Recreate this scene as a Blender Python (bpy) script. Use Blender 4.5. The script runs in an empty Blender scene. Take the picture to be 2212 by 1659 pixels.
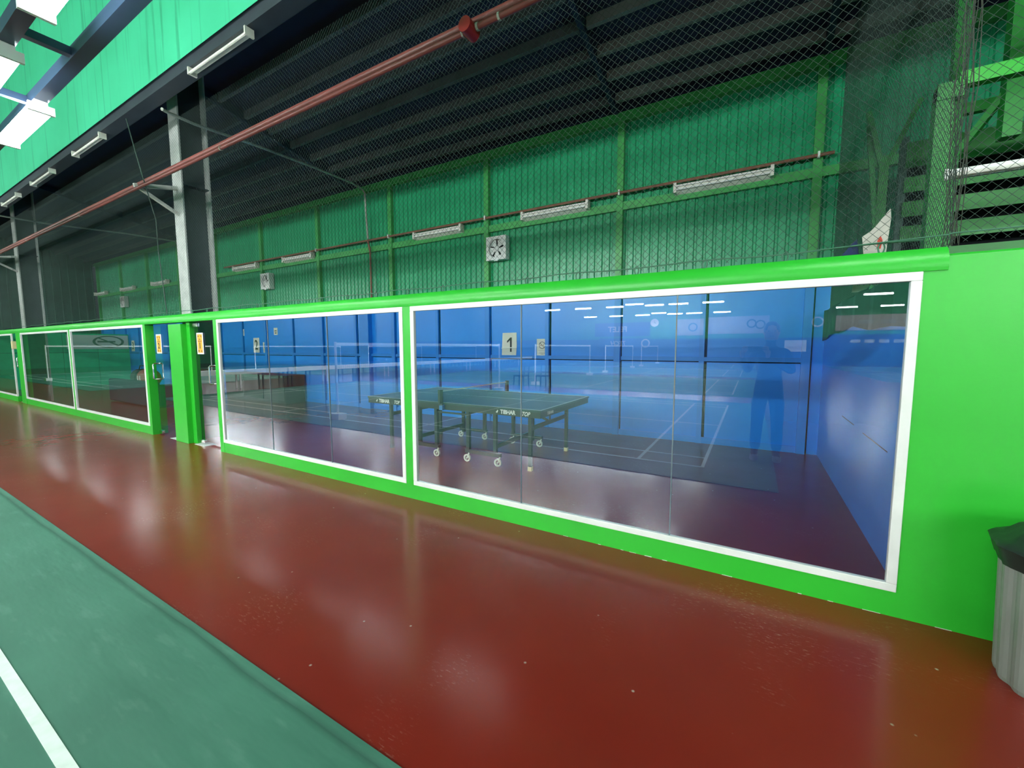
import bpy, bmesh, math, random
from mathutils import Vector, Matrix
random.seed(7)
PI = math.pi
scene = bpy.context.scene
COL = scene.collection

# ------------------------------------------------------------------ camera
F_PX, YAW, PITCH, ROLL = 889.944, 0.526641, 0.0893726, 0.00119661
CAM = Vector((0.0, -2.85072, 1.45212))
fwd = Vector((-math.sin(YAW)*math.cos(PITCH), math.cos(YAW)*math.cos(PITCH), -math.sin(PITCH)))
right = Vector((math.cos(YAW), math.sin(YAW), 0))
down = fwd.cross(right)
c_, s_ = math.cos(ROLL), math.sin(ROLL)
r2 = c_*right + s_*down
d2 = -s_*right + c_*down
cd = bpy.data.cameras.new('camera')
cam = bpy.data.objects.new('camera', cd)
COL.objects.link(cam)
cd.sensor_fit = 'HORIZONTAL'
cd.sensor_width = 36.0
cd.lens = F_PX/2212*36.0
cd.clip_start = 0.02
cd.clip_end = 200
cam.matrix_world = Matrix(((r2.x, -d2.x, -fwd.x, CAM.x), (r2.y, -d2.y, -fwd.y, CAM.y), (r2.z, -d2.z, -fwd.z, CAM.z), (0, 0, 0, 1)))
scene.camera = cam

# ------------------------------------------------------------------ world, exposure, lamp power
LAMP_POWER = 100.0
FAR_POWER = 48.0
NEAR_POWER = 17.0
w = bpy.data.worlds.new('world')
scene.world = w
w.use_nodes = True
w.node_tree.nodes['Background'].inputs[0].default_value = (0.35, 0.42, 0.5, 1)
w.node_tree.nodes['Background'].inputs[1].default_value = 0.02
vs = scene.view_settings
vs.view_transform = 'Standard'
vs.look = 'None'
vs.gamma = 1
vs.exposure = 1.52
vs.use_curve_mapping = False
try:
    scene.cycles.sample_clamp_indirect = 60.0
    scene.cycles.caustics_reflective = False
    scene.cycles.caustics_refractive = False
    scene.cycles.blur_glossy = 0.5
except Exception:
    pass


# ------------------------------------------------------------------ helpers
def lin(r, g, b):
    f = lambda c: (c/255/12.92) if c/255 <= 0.04045 else ((c/255+0.055)/1.055)**2.4
    return (f(r), f(g), f(b))


class NT:
    def __init__(self, name):
        self.m = bpy.data.materials.new(name)
        self.m.use_nodes = True
        self.t = self.m.node_tree
        self.b = self.t.nodes['Principled BSDF']
        self.out = self.t.nodes['Material Output']

    def n(self, kind, **inp):
        nd = self.t.nodes.new(kind)
        for k, v in inp.items():
            if hasattr(nd, k) and k not in nd.inputs:
                setattr(nd, k, v)
            else:
                nd.inputs[k].default_value = v
        return nd

    def l(self, a, b):
        self.t.links.new(a, b)

    def coords(self, scale=(1, 1, 1)):
        tc = self.n('ShaderNodeTexCoord')
        mp = self.n('ShaderNodeMapping')
        mp.inputs['Scale'].default_value = scale
        self.l(tc.outputs['Object'], mp.inputs['Vector'])
        return mp.outputs['Vector']

    def noise(self, scale, detail=4, vec=None, rough=0.55):
        nd = self.n('ShaderNodeTexNoise')
        nd.inputs['Scale'].default_value = scale
        nd.inputs['Detail'].default_value = detail
        nd.inputs['Roughness'].default_value = rough
        if vec is not None:
            self.l(vec, nd.inputs['Vector'])
        return nd.outputs['Fac']

    def ramp(self, fac, stops):
        nd = self.n('ShaderNodeValToRGB')
        el = nd.color_ramp.elements
        while len(el) < len(stops):
            el.new(0.5)
        for e, (p, c) in zip(el, stops):
            e.position = p
            e.color = (c[0], c[1], c[2], 1) if not isinstance(c, (int, float)) else (c, c, c, 1)
        self.l(fac, nd.inputs['Fac'])
        return nd.outputs['Color']

    def mix(self, fac, a, b):
        nd = self.n('ShaderNodeMix')
        nd.data_type = 'RGBA'
        for sock, v in ((nd.inputs[0], fac), (nd.inputs[6], a), (nd.inputs[7], b)):
            if isinstance(v, (int, float)):
                sock.default_value = v
            elif isinstance(v, tuple):
                sock.default_value = (v[0], v[1], v[2], 1)
            else:
                self.l(v, sock)
        return nd.outputs[2]

    def bump(self, h, strength, dist=0.01):
        nd = self.n('ShaderNodeBump')
        nd.inputs['Strength'].default_value = strength
        nd.inputs['Distance'].default_value = dist
        self.l(h, nd.inputs['Height'])
        self.l(nd.outputs['Normal'], self.b.inputs['Normal'])


def mat(name, col, rough=0.5, metal=0.0, vary=0.08, scale=3.0, bump=0.0, bscale=40.0, spec=0.5, coat=0.0):
    q = NT(name)
    v = q.coords()
    n1 = q.noise(scale, 5, v)
    dark = tuple(c*(1-vary) for c in col)
    lite = tuple(min(1, c*(1+vary)) for c in col)
    q.l(q.ramp(n1, [(0.3, dark), (0.7, lite)]), q.b.inputs['Base Color'])
    q.b.inputs['Roughness'].default_value = rough
    q.b.inputs['Metallic'].default_value = metal
    q.b.inputs['Specular IOR Level'].default_value = spec
    q.b.inputs['Coat Weight'].default_value = coat
    if bump:
        q.bump(q.noise(bscale, 3, v), bump)
    return q.m


def emit(name, col, strength):
    q = NT(name)
    q.b.inputs['Base Color'].default_value = (*col, 1)
    q.b.inputs['Emission Color'].default_value = (*col, 1)
    q.b.inputs['Emission Strength'].default_value = strength
    return q.m


M = {}
M['green_paint'] = mat('green paint', (0.026, 0.46, 0.030), 0.35, vary=0.06, scale=1.5, bump=0.08, bscale=25)
M['green_dull'] = mat('dull green paint', (0.045, 0.36, 0.08), 0.4, vary=0.12)
M['green_sheet'] = mat('green corrugated sheet', (0.016, 0.345, 0.150), 0.30, vary=0.10, scale=1.2)
M['green_bright'] = mat('bright green sheet', (0.03, 0.62, 0.26), 0.45, vary=0.1)
M['joint'] = mat('clear silicone joint', (0.14, 0.17, 0.19), 0.4)
M['green_dark'] = mat('dark green sheet', (0.02, 0.085, 0.06), 0.4, vary=0.2)
M['green_frame'] = mat('green steel paint', (0.02, 0.28, 0.035), 0.4, vary=0.15)
M['blue_paint'] = mat('blue wall paint', (0.012, 0.26, 0.88), 0.33, vary=0.05, scale=1.0)
M['blue_stud'] = mat('blue stud paint', (0.014, 0.23, 0.78), 0.4, vary=0.05)
M['white_alu'] = mat('white aluminium', (0.78, 0.78, 0.76), 0.35, vary=0.04, scale=8)
M['white'] = mat('white enamel', (0.88, 0.88, 0.87), 0.4, vary=0.04)
M['dusty_white'] = mat('dusty white enamel', (0.80, 0.78, 0.71), 0.5, vary=0.15, scale=9)
M['paper'] = mat('paper', (0.72, 0.74, 0.66), 0.8, vary=0.05)
M['tape'] = mat('clear tape', (0.85, 0.87, 0.84), 0.3, vary=0.03)
M['ink'] = mat('black ink', (0.02, 0.022, 0.022), 0.6)
M['ink_grey'] = mat('grey ink', (0.12, 0.11, 0.10), 0.7)
M['brown_ink'] = mat('brown ink', (0.16, 0.05, 0.03), 0.7)
M['steel_grey'] = mat('grey steel paint', (0.50, 0.51, 0.49), 0.5, vary=0.15, scale=6)
M['steel_dark'] = mat('dark steel', (0.035, 0.045, 0.058), 0.5, vary=0.15)
M['backing'] = mat('dark blue backing', (0.004, 0.014, 0.034), 0.8)
M['purlin'] = mat('lit purlin', (0.20, 0.20, 0.20), 0.6, vary=0.2)  # same purlins in stepped tones: lamplight weakening leftwards, put into the colour
M['purlin_half_lit'] = mat('half-lit purlin', (0.09, 0.095, 0.105), 0.6, vary=0.2)
M['purlin_shaded'] = mat('shaded purlin', (0.03, 0.04, 0.06), 0.6, vary=0.2)
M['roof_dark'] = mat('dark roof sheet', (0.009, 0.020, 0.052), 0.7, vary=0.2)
M['truss_blue'] = mat('dark blue steel', (0.035, 0.06, 0.115), 0.3, vary=0.1, metal=0.3)
M['strap_blue'] = mat('blue strap', (0.06, 0.16, 0.5), 0.5)
M['red_pipe'] = mat('red oxide pipe paint', (0.24, 0.055, 0.048), 0.4, vary=0.15, scale=12)
M['red_valve'] = mat('red valve paint', (0.36, 0.02, 0.02), 0.4, vary=0.2)
M['brown_pipe'] = mat('brown conduit', (0.24, 0.10, 0.06), 0.5, vary=0.2)
M['conduit'] = mat('pale conduit', (0.42, 0.43, 0.38), 0.45, vary=0.2)
M['net'] = mat('net cord', (0.062, 0.098, 0.085), 0.8)
M['net_dark'] = mat('gathered net cord', (0.055, 0.065, 0.05), 0.9)
M['rope'] = mat('green rope', (0.05, 0.16, 0.10), 0.7)
M['chrome'] = mat('brushed chrome', (0.72, 0.72, 0.70), 0.18, metal=1.0, vary=0.03)
M['tt_top'] = mat('table top green', (0.012, 0.055, 0.055), 0.32, vary=0.08)
M['cab_dark'] = mat('dark cabinet', (0.006, 0.014, 0.014), 0.5)
M['tt_frame'] = mat('table frame dark', (0.012, 0.03, 0.026), 0.4, vary=0.1)
M['tt_line'] = mat('table line white', (0.6, 0.62, 0.62), 0.5)
M['print_white'] = mat('white print', (0.82, 0.84, 0.80), 0.6, vary=0.02)
M['rubber_white'] = mat('white rubber', (0.66, 0.66, 0.55), 0.5)
M['cream'] = mat('cream plastic', (0.72, 0.62, 0.34), 0.5)
M['clamp_blue'] = mat('blue clamp', (0.03, 0.16, 0.45), 0.4)
M['bin_grey'] = mat('grey bin plastic', (0.235, 0.25, 0.225), 0.42, vary=0.12)
M['bin_lid'] = mat('black lid plastic', (0.012, 0.017, 0.017), 0.42, vary=0.2, bump=0.25, bscale=18)
M['navy'] = mat('navy vinyl', (0.010, 0.018, 0.045), 0.45)
M['bag_red'] = mat('red bag fabric', (0.26, 0.03, 0.02), 0.7)
M['cloth_dark'] = mat('dark cloth', (0.010, 0.014, 0.018), 0.85, vary=0.3)
M['cloth_blue'] = mat('dark blue cloth', (0.015, 0.03, 0.10), 0.85, vary=0.2)
M['card'] = mat('worn white card', (0.46, 0.43, 0.39), 0.8, vary=0.18, scale=14)
M['card_red'] = mat('red print', (0.5, 0.05, 0.03), 0.8)
M['orange'] = mat('orange sticker', (0.85, 0.40, 0.045), 0.6, vary=0.03)
M['line_white'] = mat('court line paint', (0.80, 0.84, 0.80), 0.5, vary=0.1, scale=14)
M['fan_black'] = mat('fan duct black', (0.006, 0.006, 0.006), 0.8)
M['banner_pale'] = mat('pale banner', (0.50, 0.56, 0.62), 0.7)
M['banner_blue'] = mat('blue banner', (0.03, 0.10, 0.34), 0.6)
M['skin'] = mat('skin', (0.45, 0.25, 0.16), 0.5)
M['shirt'] = mat('dark shirt', (0.02, 0.024, 0.03), 0.85)
M['trousers'] = mat('dark trousers', (0.015, 0.016, 0.022), 0.85)
M['hair'] = mat('black hair', (0.008, 0.007, 0.006), 0.6)
M['shoe'] = mat('pale shoe', (0.3, 0.3, 0.3), 0.6)
M['hall_wall'] = mat('hall wall sheet', (0.03, 0.38, 0.17), 0.5, vary=0.12)
M['hall_roof'] = mat('hall roof sheet', (0.045, 0.20, 0.12), 0.6, vary=0.12)
M['hall_dado'] = mat('hall lower wall', (0.02, 0.08, 0.22), 0.5, vary=0.1)
M['lamp'] = emit('lamp diffuser', (0.93, 1.0, 0.98), LAMP_POWER)
M['lamp_far'] = emit('far lamp diffuser', (0.93, 1.0, 0.98), FAR_POWER)
M['lamp_near'] = emit('near lamp diffuser', (0.93, 1.0, 0.98), NEAR_POWER)

# fascia: bright emerald sheet with darker vertical streaks
q = NT('emerald fascia sheet')
v = q.coords((5.0, 5.0, 0.18))
st = q.noise(2.0, 5, v)
v2 = q.coords()
n2 = q.noise(0.8, 3, v2)
base = q.ramp(n2, [(0.3, (0.05, 0.52, 0.27)), (0.7, (0.065, 0.62, 0.34))])
q.l(q.mix(q.ramp(st, [(0.33, 0.45), (0.42, 0.0)]), base, (0.012, 0.22, 0.10)), q.b.inputs['Base Color'])
q.b.inputs['Roughness'].default_value = 0.5
M['fascia'] = q.m

# glossy red epoxy floor: colour drift, scuffs, flecks, slight waviness
q = NT('red epoxy floor')
v = q.coords()
big = q.noise(0.7, 4, v)
base = q.ramp(big, [(0.3, (0.190, 0.0120, 0.0060)), (0.7, (0.240, 0.0180, 0.0090))])
vs_ = q.coords((1.0, 3.2, 1.0))
sc = q.noise(26, 6, vs_, 0.75)
patch = q.noise(1.1, 2, v)
scf = q.n('ShaderNodeMath', operation='MULTIPLY')
q.l(q.ramp(sc, [(0.56, 0.0), (0.64, 0.75)]), scf.inputs[0])
q.l(q.ramp(patch, [(0.54, 0.0), (0.66, 1.0)]), scf.inputs[1])
base = q.mix(scf.outputs[0], base, (0.42, 0.22, 0.17))
vor = q.n('ShaderNodeTexVoronoi')
vor.inputs['Scale'].default_value = 5.5
q.l(v, vor.inputs['Vector'])
fleck = q.ramp(vor.outputs['Distance'], [(0.0, 1.0), (0.045, 0.0)])
base = q.mix(fleck, base, (0.55, 0.48, 0.42))
q.l(base, q.b.inputs['Base Color'])
rr = q.n('ShaderNodeMapRange')
rr.inputs['To Min'].default_value = 0.42
rr.inputs['To Max'].default_value = 0.50
q.l(q.noise(3.0, 5, v), rr.inputs['Value'])
q.l(rr.outputs['Result'], q.b.inputs['Roughness'])
wav = q.noise(2.4, 3, v)
q.bump(wav, 0.10, 0.02)
q.b.inputs['IOR'].default_value = 1.2
q.b.inputs['Coat Weight'].default_value = 1.0
q.b.inputs['Coat IOR'].default_value = 1.36
q.b.inputs['Coat Roughness'].default_value = 0.2
q.l(q.b.inputs['Normal'].links[0].from_socket, q.b.inputs['Coat Normal'])
M['floor'] = q.m

# teal court mat: soft wrinkles, the light they catch painted as pale streaks
q = NT('teal court vinyl')
v = q.coords((1.0, 4.0, 1.0))
v1 = q.coords()
big = q.noise(1.3, 5, v1)
base = q.ramp(big, [(0.3, (0.060, 0.175, 0.125)), (0.7, (0.080, 0.220, 0.160))])
wr = q.noise(3.5, 5, v)
base = q.mix(q.ramp(wr, [(0.57, 0.0), (0.68, 0.15)]), base, (0.22, 0.40, 0.33))
mat_base = base
q.b.inputs['Roughness'].default_value = 0.5
sx_ = q.n('ShaderNodeSeparateXYZ')
q.l(v1, sx_.inputs[0])
wob = q.n('ShaderNodeMath', operation='MULTIPLY_ADD')
q.l(q.noise(1.1, 2, v1), wob.inputs[0])
wob.inputs[1].default_value = -0.05
q.l(sx_.outputs['Y'], wob.inputs[2])
dd = q.n('ShaderNodeMath', operation='SUBTRACT')
q.l(wob.outputs[0], dd.inputs[0])
dd.inputs[1].default_value = 0.515
sq_ = q.n('ShaderNodeMath', operation='ABSOLUTE')
q.l(dd.outputs[0], sq_.inputs[0])
rdg = q.ramp(sq_.outputs[0], [(0.0, 1.0), (0.022, 0.0)])  # edge crease band: real dirt, with the fold's shade painted in too
dm = q.n('ShaderNodeMath', operation='MULTIPLY')
dm.inputs[1].default_value = 0.6
q.l(rdg, dm.inputs[0])
q.l(q.mix(dm.outputs[0], mat_base, (0.03, 0.08, 0.06)), q.b.inputs['Base Color'])
hs = q.n('ShaderNodeMath', operation='ADD')
hs2 = q.n('ShaderNodeMath', operation='MULTIPLY')
hs2.inputs[1].default_value = -0.25
q.l(rdg, hs2.inputs[0])
q.l(hs2.outputs[0], hs.inputs[0])
q.l(q.noise(2.2, 3, v), hs.inputs[1])
q.bump(hs.outputs[0], 0.2, 0.03)
q.b.inputs['Specular IOR Level'].default_value = 0.12
M['mat'] = q.m

# thin window glass: clear, reflecting at both faces by Fresnel
q = NT('thin window glass')
fr = q.n('ShaderNodeFresnel')
ge = q.n('ShaderNodeNewGeometry')
io = q.n('ShaderNodeMapRange')
io.inputs['To Min'].default_value = 1.72
io.inputs['To Max'].default_value = 1/1.72
q.l(ge.outputs['Backfacing'], io.inputs['Value'])
q.l(io.outputs['Result'], fr.inputs['IOR'])
a = q.n('ShaderNodeMath', operation='MULTIPLY')
a.inputs[1].default_value = 2.0
q.l(fr.outputs[0], a.inputs[0])
b = q.n('ShaderNodeMath', operation='ADD')
b.inputs[1].default_value = 1.0
q.l(fr.outputs[0], b.inputs[0])
dv = q.n('ShaderNodeMath', operation='DIVIDE')
q.l(a.outputs[0], dv.inputs[0])
q.l(b.outputs[0], dv.inputs[1])
tr = q.n('ShaderNodeBsdfTransparent')
tr.inputs['Color'].default_value = (0.94, 0.965, 0.96, 1)
gl = q.n('ShaderNodeBsdfGlossy')
gl.inputs['Roughness'].default_value = 0.0
gl.inputs['Color'].default_value = (0.95, 0.97, 1.0, 1)
mx = q.n('ShaderNodeMixShader')
q.l(dv.outputs[0], mx.inputs[0])
q.l(tr.outputs[0], mx.inputs[1])
q.l(gl.outputs[0], mx.inputs[2])
q.l(mx.outputs[0], q.out.inputs['Surface'])
M['glass'] = q.m


class MB:
    """collects simple solids, then links them as ONE mesh object"""
    def __init__(self):
        self.v, self.f = [], []

    def quad(self, *ps):
        i = len(self.v)
        self.v += [tuple(p) for p in ps]
        self.f.append(tuple(range(i, i+len(ps))))
        return self

    def box(self, x0, x1, y0, y1, z0, z1):
        i = len(self.v)
        self.v += [(x0, y0, z0), (x1, y0, z0), (x1, y1, z0), (x0, y1, z0), (x0, y0, z1), (x1, y0, z1), (x1, y1, z1), (x0, y1, z1)]
        for f in ((0, 3, 2, 1), (4, 5, 6, 7), (0, 1, 5, 4), (1, 2, 6, 5), (2, 3, 7, 6), (3, 0, 4, 7)):
            self.f.append(tuple(i+k for k in f))
        return self

    def bar(self, p, q_, wid, hei, up=(0, 0, 1)):
        p, q_ = Vector(p), Vector(q_)
        d = (q_-p).normalized()
        u = Vector(up)
        if abs(d.dot(u)) > 0.98:
            u = Vector((0, 1, 0))
        s = d.cross(u).normalized()
        u = s.cross(d)
        i = len(self.v)
        for o in (p, q_):
            for a_, b_ in ((-1, -1), (1, -1), (1, 1), (-1, 1)):
                self.v.append(tuple(o + s*a_*wid/2 + u*b_*hei/2))
        for f in ((3, 2, 1, 0), (4, 5, 6, 7), (0, 1, 5, 4), (1, 2, 6, 5), (2, 3, 7, 6), (3, 0, 4, 7)):
            self.f.append(tuple(i+k for k in f))
        return self

    def tube(self, pts, r, n=8, caps=True):
        pts = [Vector(p) for p in pts]
        rs = r if isinstance(r, (list, tuple)) else [r]*len(pts)
        rings = []
        prev = None
        for k, p in enumerate(pts):
            d = (pts[min(k+1, len(pts)-1)]-pts[max(k-1, 0)]).normalized()
            ref = prev if prev is not None else (Vector((0, 0, 1)) if abs(d.z) < 0.9 else Vector((0, 1, 0)))
            s = d.cross(ref)
            if s.length < 1e-6:
                s = d.cross(Vector((1, 0, 0)))
            s.normalize()
            u = s.cross(d).normalized()
            prev = u
            i = len(self.v)
            for j in range(n):
                a_ = 2*PI*j/n
                self.v.append(tuple(p + (s*math.cos(a_) + u*math.sin(a_))*rs[k]))
            rings.append(i)
        for a_, b_ in zip(rings, rings[1:]):
            for j in range(n):
                k = (j+1) % n
                self.f.append((a_+j, a_+k, b_+k, b_+j))
        if caps:
            self.f.append(tuple(rings[0]+j for j in range(n))[::-1])
            self.f.append(tuple(rings[-1]+j for j in range(n)))
        return self

    def lathe(self, prof, n=32, c=(0, 0, 0), rib=None):
        rings = []
        for (r, z) in prof:
            i = len(self.v)
            for j in range(n):
                a_ = 2*PI*j/n
                rr_ = r if rib is None else r + rib(j)
                self.v.append((c[0]+rr_*math.cos(a_), c[1]+rr_*math.sin(a_), c[2]+z))
            rings.append(i)
        for a_, b_ in zip(rings, rings[1:]):
            for j in range(n):
                k = (j+1) % n
                self.f.append((a_+j, a_+k, b_+k, b_+j))
        self.f.append(tuple(rings[0]+j for j in range(n))[::-1])
        self.f.append(tuple(rings[-1]+j for j in range(n)))
        return self

    def poly(self, pts, thick):
        """pts: loop of 3d points; extruded by vector thick"""
        t = Vector(thick)
        i = len(self.v)
        n = len(pts)
        self.v += [tuple(p) for p in pts] + [tuple(Vector(p)+t) for p in pts]
        self.f.append(tuple(range(i, i+n)))
        self.f.append(tuple(range(i+2*n-1, i+n-1, -1)))
        for k in range(n):
            k2 = (k+1) % n
            self.f.append((i+k, i+n+k, i+n+k2, i+k2))
        return self

    def add(self, other):
        i = len(self.v)
        self.v += other.v
        self.f += [tuple(i+k for k in f) for f in other.f]
        return self


def wloc(o):
    p = Vector((0, 0, 0))
    while o is not None:
        p += o.location
        o = o.parent
    return p


def obj(name, mb, material, parent=None, bevel=0.0, smooth=False, kind=None):
    off = wloc(parent)
    me = bpy.data.meshes.new(name)
    me.from_pydata([(x-off.x, y-off.y, z-off.z) for x, y, z in mb.v], [], mb.f)
    bm = bmesh.new()
    bm.from_mesh(me)
    bmesh.ops.recalc_face_normals(bm, faces=bm.faces)
    bm.to_mesh(me)
    bm.free()
    me.materials.append(M[material])
    o = bpy.data.objects.new(name, me)
    COL.objects.link(o)
    o.parent = parent
    if bevel:
        md = o.modifiers.new('bevel', 'BEVEL')
        md.width = bevel
        md.segments = 2
        md.limit_method = 'ANGLE'
    if smooth:
        for p in me.polygons:
            p.use_smooth = True
        try:
            me.set_sharp_from_angle(angle=math.radians(40))
        except Exception:
            pass
    if kind:
        o['kind'] = kind
    return o


def empty(name, loc=(0, 0, 0)):
    o = bpy.data.objects.new(name, None)
    o.location = loc
    o.empty_display_size = 0.05
    COL.objects.link(o)
    return o


def tag(o, label, cat, group=None):
    o['label'] = label
    o['category'] = cat
    if group:
        o['group'] = group
    return o


def thing(name, loc, label, cat, group=None):
    return tag(empty(name, loc), label, cat, group)


def struct(name, loc=(0, 0, 0)):
    o = empty(name, loc)
    o['kind'] = 'structure'
    return o


def copy_tree(root, loc, label=None, group=None):
    r = root.copy()
    COL.objects.link(r)
    r.location = loc
    if label:
        r['label'] = label
    if group:
        r['group'] = group
    for ch in list(root.children):
        c = ch.copy()
        COL.objects.link(c)
        c.parent = r
        for g in list(ch.children):
            d = g.copy()
            COL.objects.link(d)
            d.parent = c
    return r


_txt = {}


def text_mb(body, size, thick=0.002, shear=0.0, align='CENTER', bold=0.0):
    cu = bpy.data.curves.new('text', 'FONT')
    cu.body = body
    cu.size = size
    cu.extrude = thick/2
    cu.shear = shear
    cu.offset = bold
    cu.align_x = align
    cu.align_y = 'CENTER'
    cu.resolution_u = 3
    o = bpy.data.objects.new('text', cu)
    COL.objects.link(o)
    dg = bpy.context.evaluated_depsgraph_get()
    me = bpy.data.meshes.new_from_object(o.evaluated_get(dg))
    m = MB()
    m.v = [tuple(vv.co) for vv in me.vertices]
    m.f = [tuple(p.vertices) for p in me.polygons]
    bpy.data.objects.remove(o)
    bpy.data.curves.remove(cu)
    bpy.data.meshes.remove(me)
    return m


def place(m, fn):
    k = MB()
    k.v = [fn(*p) for p in m.v]
    k.f = list(m.f)
    return k


def face_front(x, y, z, sx=1.0, sz=1.0):      # reads from -Y
    return lambda a, b, c: (x+a*sx, y-c, z+b*sz)


def face_back(x, y, z, sx=1.0, sz=1.0):       # reads from +Y
    return lambda a, b, c: (x-a*sx, y+c, z+b*sz)


def ring_mb(r0, r1, n=28, y0=0.0, y1=0.004):
    m = MB()
    for k in range(n):
        a0, a1 = 2*PI*k/n, 2*PI*(k+1)/n
        P = lambda r, a_, y: (r*math.cos(a_), y, r*math.sin(a_))
        m.quad(P(r0, a0, y0), P(r1, a0, y0), P(r1, a1, y0), P(r0, a1, y0))
        m.quad(P(r0, a0, y1), P(r0, a1, y1), P(r1, a1, y1), P(r1, a0, y1))
        m.quad(P(r1, a0, y0), P(r1, a0, y1), P(r1, a1, y1), P(r1, a1, y0))
        m.quad(P(r0, a0, y0), P(r0, a1, y0), P(r0, a1, y1), P(r0, a0, y1))
    return m


def move(m, dx, dy, dz):
    return place(m, lambda x, y, z: (x+dx, y+dy, z+dz))


# ================================================================== SETTING
BW = 3.91          # back wall plane
# ---- floor
m = MB()
nx_, ny_ = 48, 29
for i in range(nx_):
    for j in range(ny_):
        xa, xb = -44+71*i/nx_, -44+71*(i+1)/nx_
        ya, yb = -39+43.11*j/ny_, -39+43.11*(j+1)/ny_
        m.quad((xa, ya, 0), (xb, ya, 0), (xb, yb, 0), (xa, yb, 0))
fl = obj('floor', m, 'floor')
fl['kind'] = 'structure'


# ---- back wall: posts, rails, sheets, blue panels
def sheet_x(x0, x1, z0, z1, y, pitch=0.127, depth=0.022, groove=0.035):
    """ribbed sheet facing -Y, ribs standing vertically"""
    m = MB()
    n = max(1, round((x1-x0)/pitch))
    p = (x1-x0)/n
    prof = []
    for k in range(n):
        a = x0+k*p
        prof += [(a, y), (a+p-groove-0.016, y), (a+p-groove-0.004, y+depth), (a+p-0.012, y+depth)]
    prof.append((x1, y))
    for (xa, ya), (xb, yb) in zip(prof, prof[1:]):
        m.quad((xa, ya, z0), (xb, yb, z0), (xb, yb, z1), (xa, ya, z1))
    return m


wb = struct('wall_back', (0, BW, 0))
POSTX = [0.62-2.54*k for k in range(11)]
XL = POSTX[-1]-0.2
XR = 5.7
bays = [(POSTX[k+1], POSTX[k]) for k in range(10)] + [(0.62, 3.16), (3.16, 5.7)]
for (a, b) in bays:
    obj('corrugated_sheet', sheet_x(a, b, 3.74, 4.96, BW+0.02), 'green_sheet', wb)
    obj('corrugated_sheet', sheet_x(a, b, 2.45, 3.74, BW+0.02), 'green_sheet', wb)
    if b < 1:
        mid = (a+b)/2
        for (u, v) in ((a, mid), (mid, b)):
            obj('blue_panel', MB().box(u+0.072, v-0.004, BW+0.0, BW+0.05, 0, 1.222), 'blue_paint', wb)
            obj('blue_panel', MB().box(u+0.072, v-0.004, BW+0.0, BW+0.05, 1.245, 2.45), 'blue_paint', wb)
        obj('wall_stud', MB().box(mid-0.035, mid+0.035, BW-0.035, BW+0.02, 0, 2.45), 'blue_stud', wb)
obj('blue_panel', MB().box(0.692, 0.85, BW+0.0, BW+0.05, 0, 2.45), 'blue_paint', wb)
for x in POSTX + [3.16]:
    obj('wall_post', MB().box(x-0.05, x+0.05, BW-0.06, BW+0.02, 2.45, 4.96), 'green_dull', wb)
    if x < 1:
        obj('wall_stud', MB().box(x-0.05, x+0.05, BW-0.05, BW+0.02, 0, 2.45), 'blue_stud', wb)
obj('top_rail', MB().box(XL, XR, BW-0.08, BW+0.02, 4.95, 5.08), 'green_dull', wb)
for (a, b) in bays:
    obj('mid_rail', MB().box(a+0.05, b-0.05, BW-0.04, BW+0.02, 3.62, 3.74), 'green_dull', wb)
    if b < 1:
        obj('blue_rail', MB().box(a+0.075, b-0.05, BW-0.05, BW+0.02, 1.24, 1.30), 'blue_stud', wb)
        obj('blue_rail', MB().box(a+0.05, b-0.05, BW-0.02, BW+0.02, 0.0, 0.09), 'blue_stud', wb)
obj('backing_sheet', MB().box(XL, XR, BW+0.06, BW+0.12, 0, 5.1), 'backing', wb)
# boxed column standing against the blue wall
obj('boxed_column', MB().box(-8.02, -7.72, BW-0.12, BW+0.02, 0, 2.45), 'blue_stud', wb, bevel=0.01)

# ---- end wall of the aisle space far left, ribbed dark green, and low divider with the sign
we = struct('wall_left', (-25.4, 0, 0))
m = MB()
n = 16
for k in range(n):
    y0 = 0.0+k*BW/n
    y1 = y0+BW/n
    m.quad((-25.4, y0, 0), (-25.4, y1-0.06, 0), (-25.4, y1-0.06, 6), (-25.4, y0, 6))
    m.quad((-25.4, y1-0.06, 0), (-25.36, y1-0.045, 0), (-25.36, y1-0.045, 6), (-25.4, y1-0.06, 6))
    m.quad((-25.36, y1-0.045, 0), (-25.36, y1-0.015, 0), (-25.36, y1-0.015, 6), (-25.36, y1-0.045, 6))
    m.quad((-25.36, y1-0.015, 0), (-25.4, y1, 0), (-25.4, y1, 6), (-25.36, y1-0.015, 6))
obj('corrugated_sheet', m, 'green_dark', we)
wd = struct('wall_divider', (-21.9, 2, 0))
for k in range(4):
    y0 = 0.12+k*0.94
    obj('divider_panel', MB().box(-21.95, -21.9, y0, y0+0.925, 0, 1.255), 'green_bright', wd)
    obj('divider_panel', MB().box(-21.95, -21.9, y0, y0+0.925, 1.275, 1.98), 'green_bright', wd)
obj('divider_rail', MB().box(-21.96, -21.90, 0.12, BW-0.05, 1.255, 1.275), 'green_dark', wd)

# ---- right side wall of the glazed room (blue)
ws = struct('wall_right', (0.81, 2, 0))
obj('blue_panel', MB().box(0.81, 0.86, 0.1, BW+0.02, 0, 1.90), 'blue_paint', ws)
obj('scuff_line', MB().box(0.8075, 0.8095, 1.80, 2.35, 0.757, 0.763).box(0.8075, 0.8095, 0.74, 1.45, 0.748, 0.754), 'ink', ws)

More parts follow.
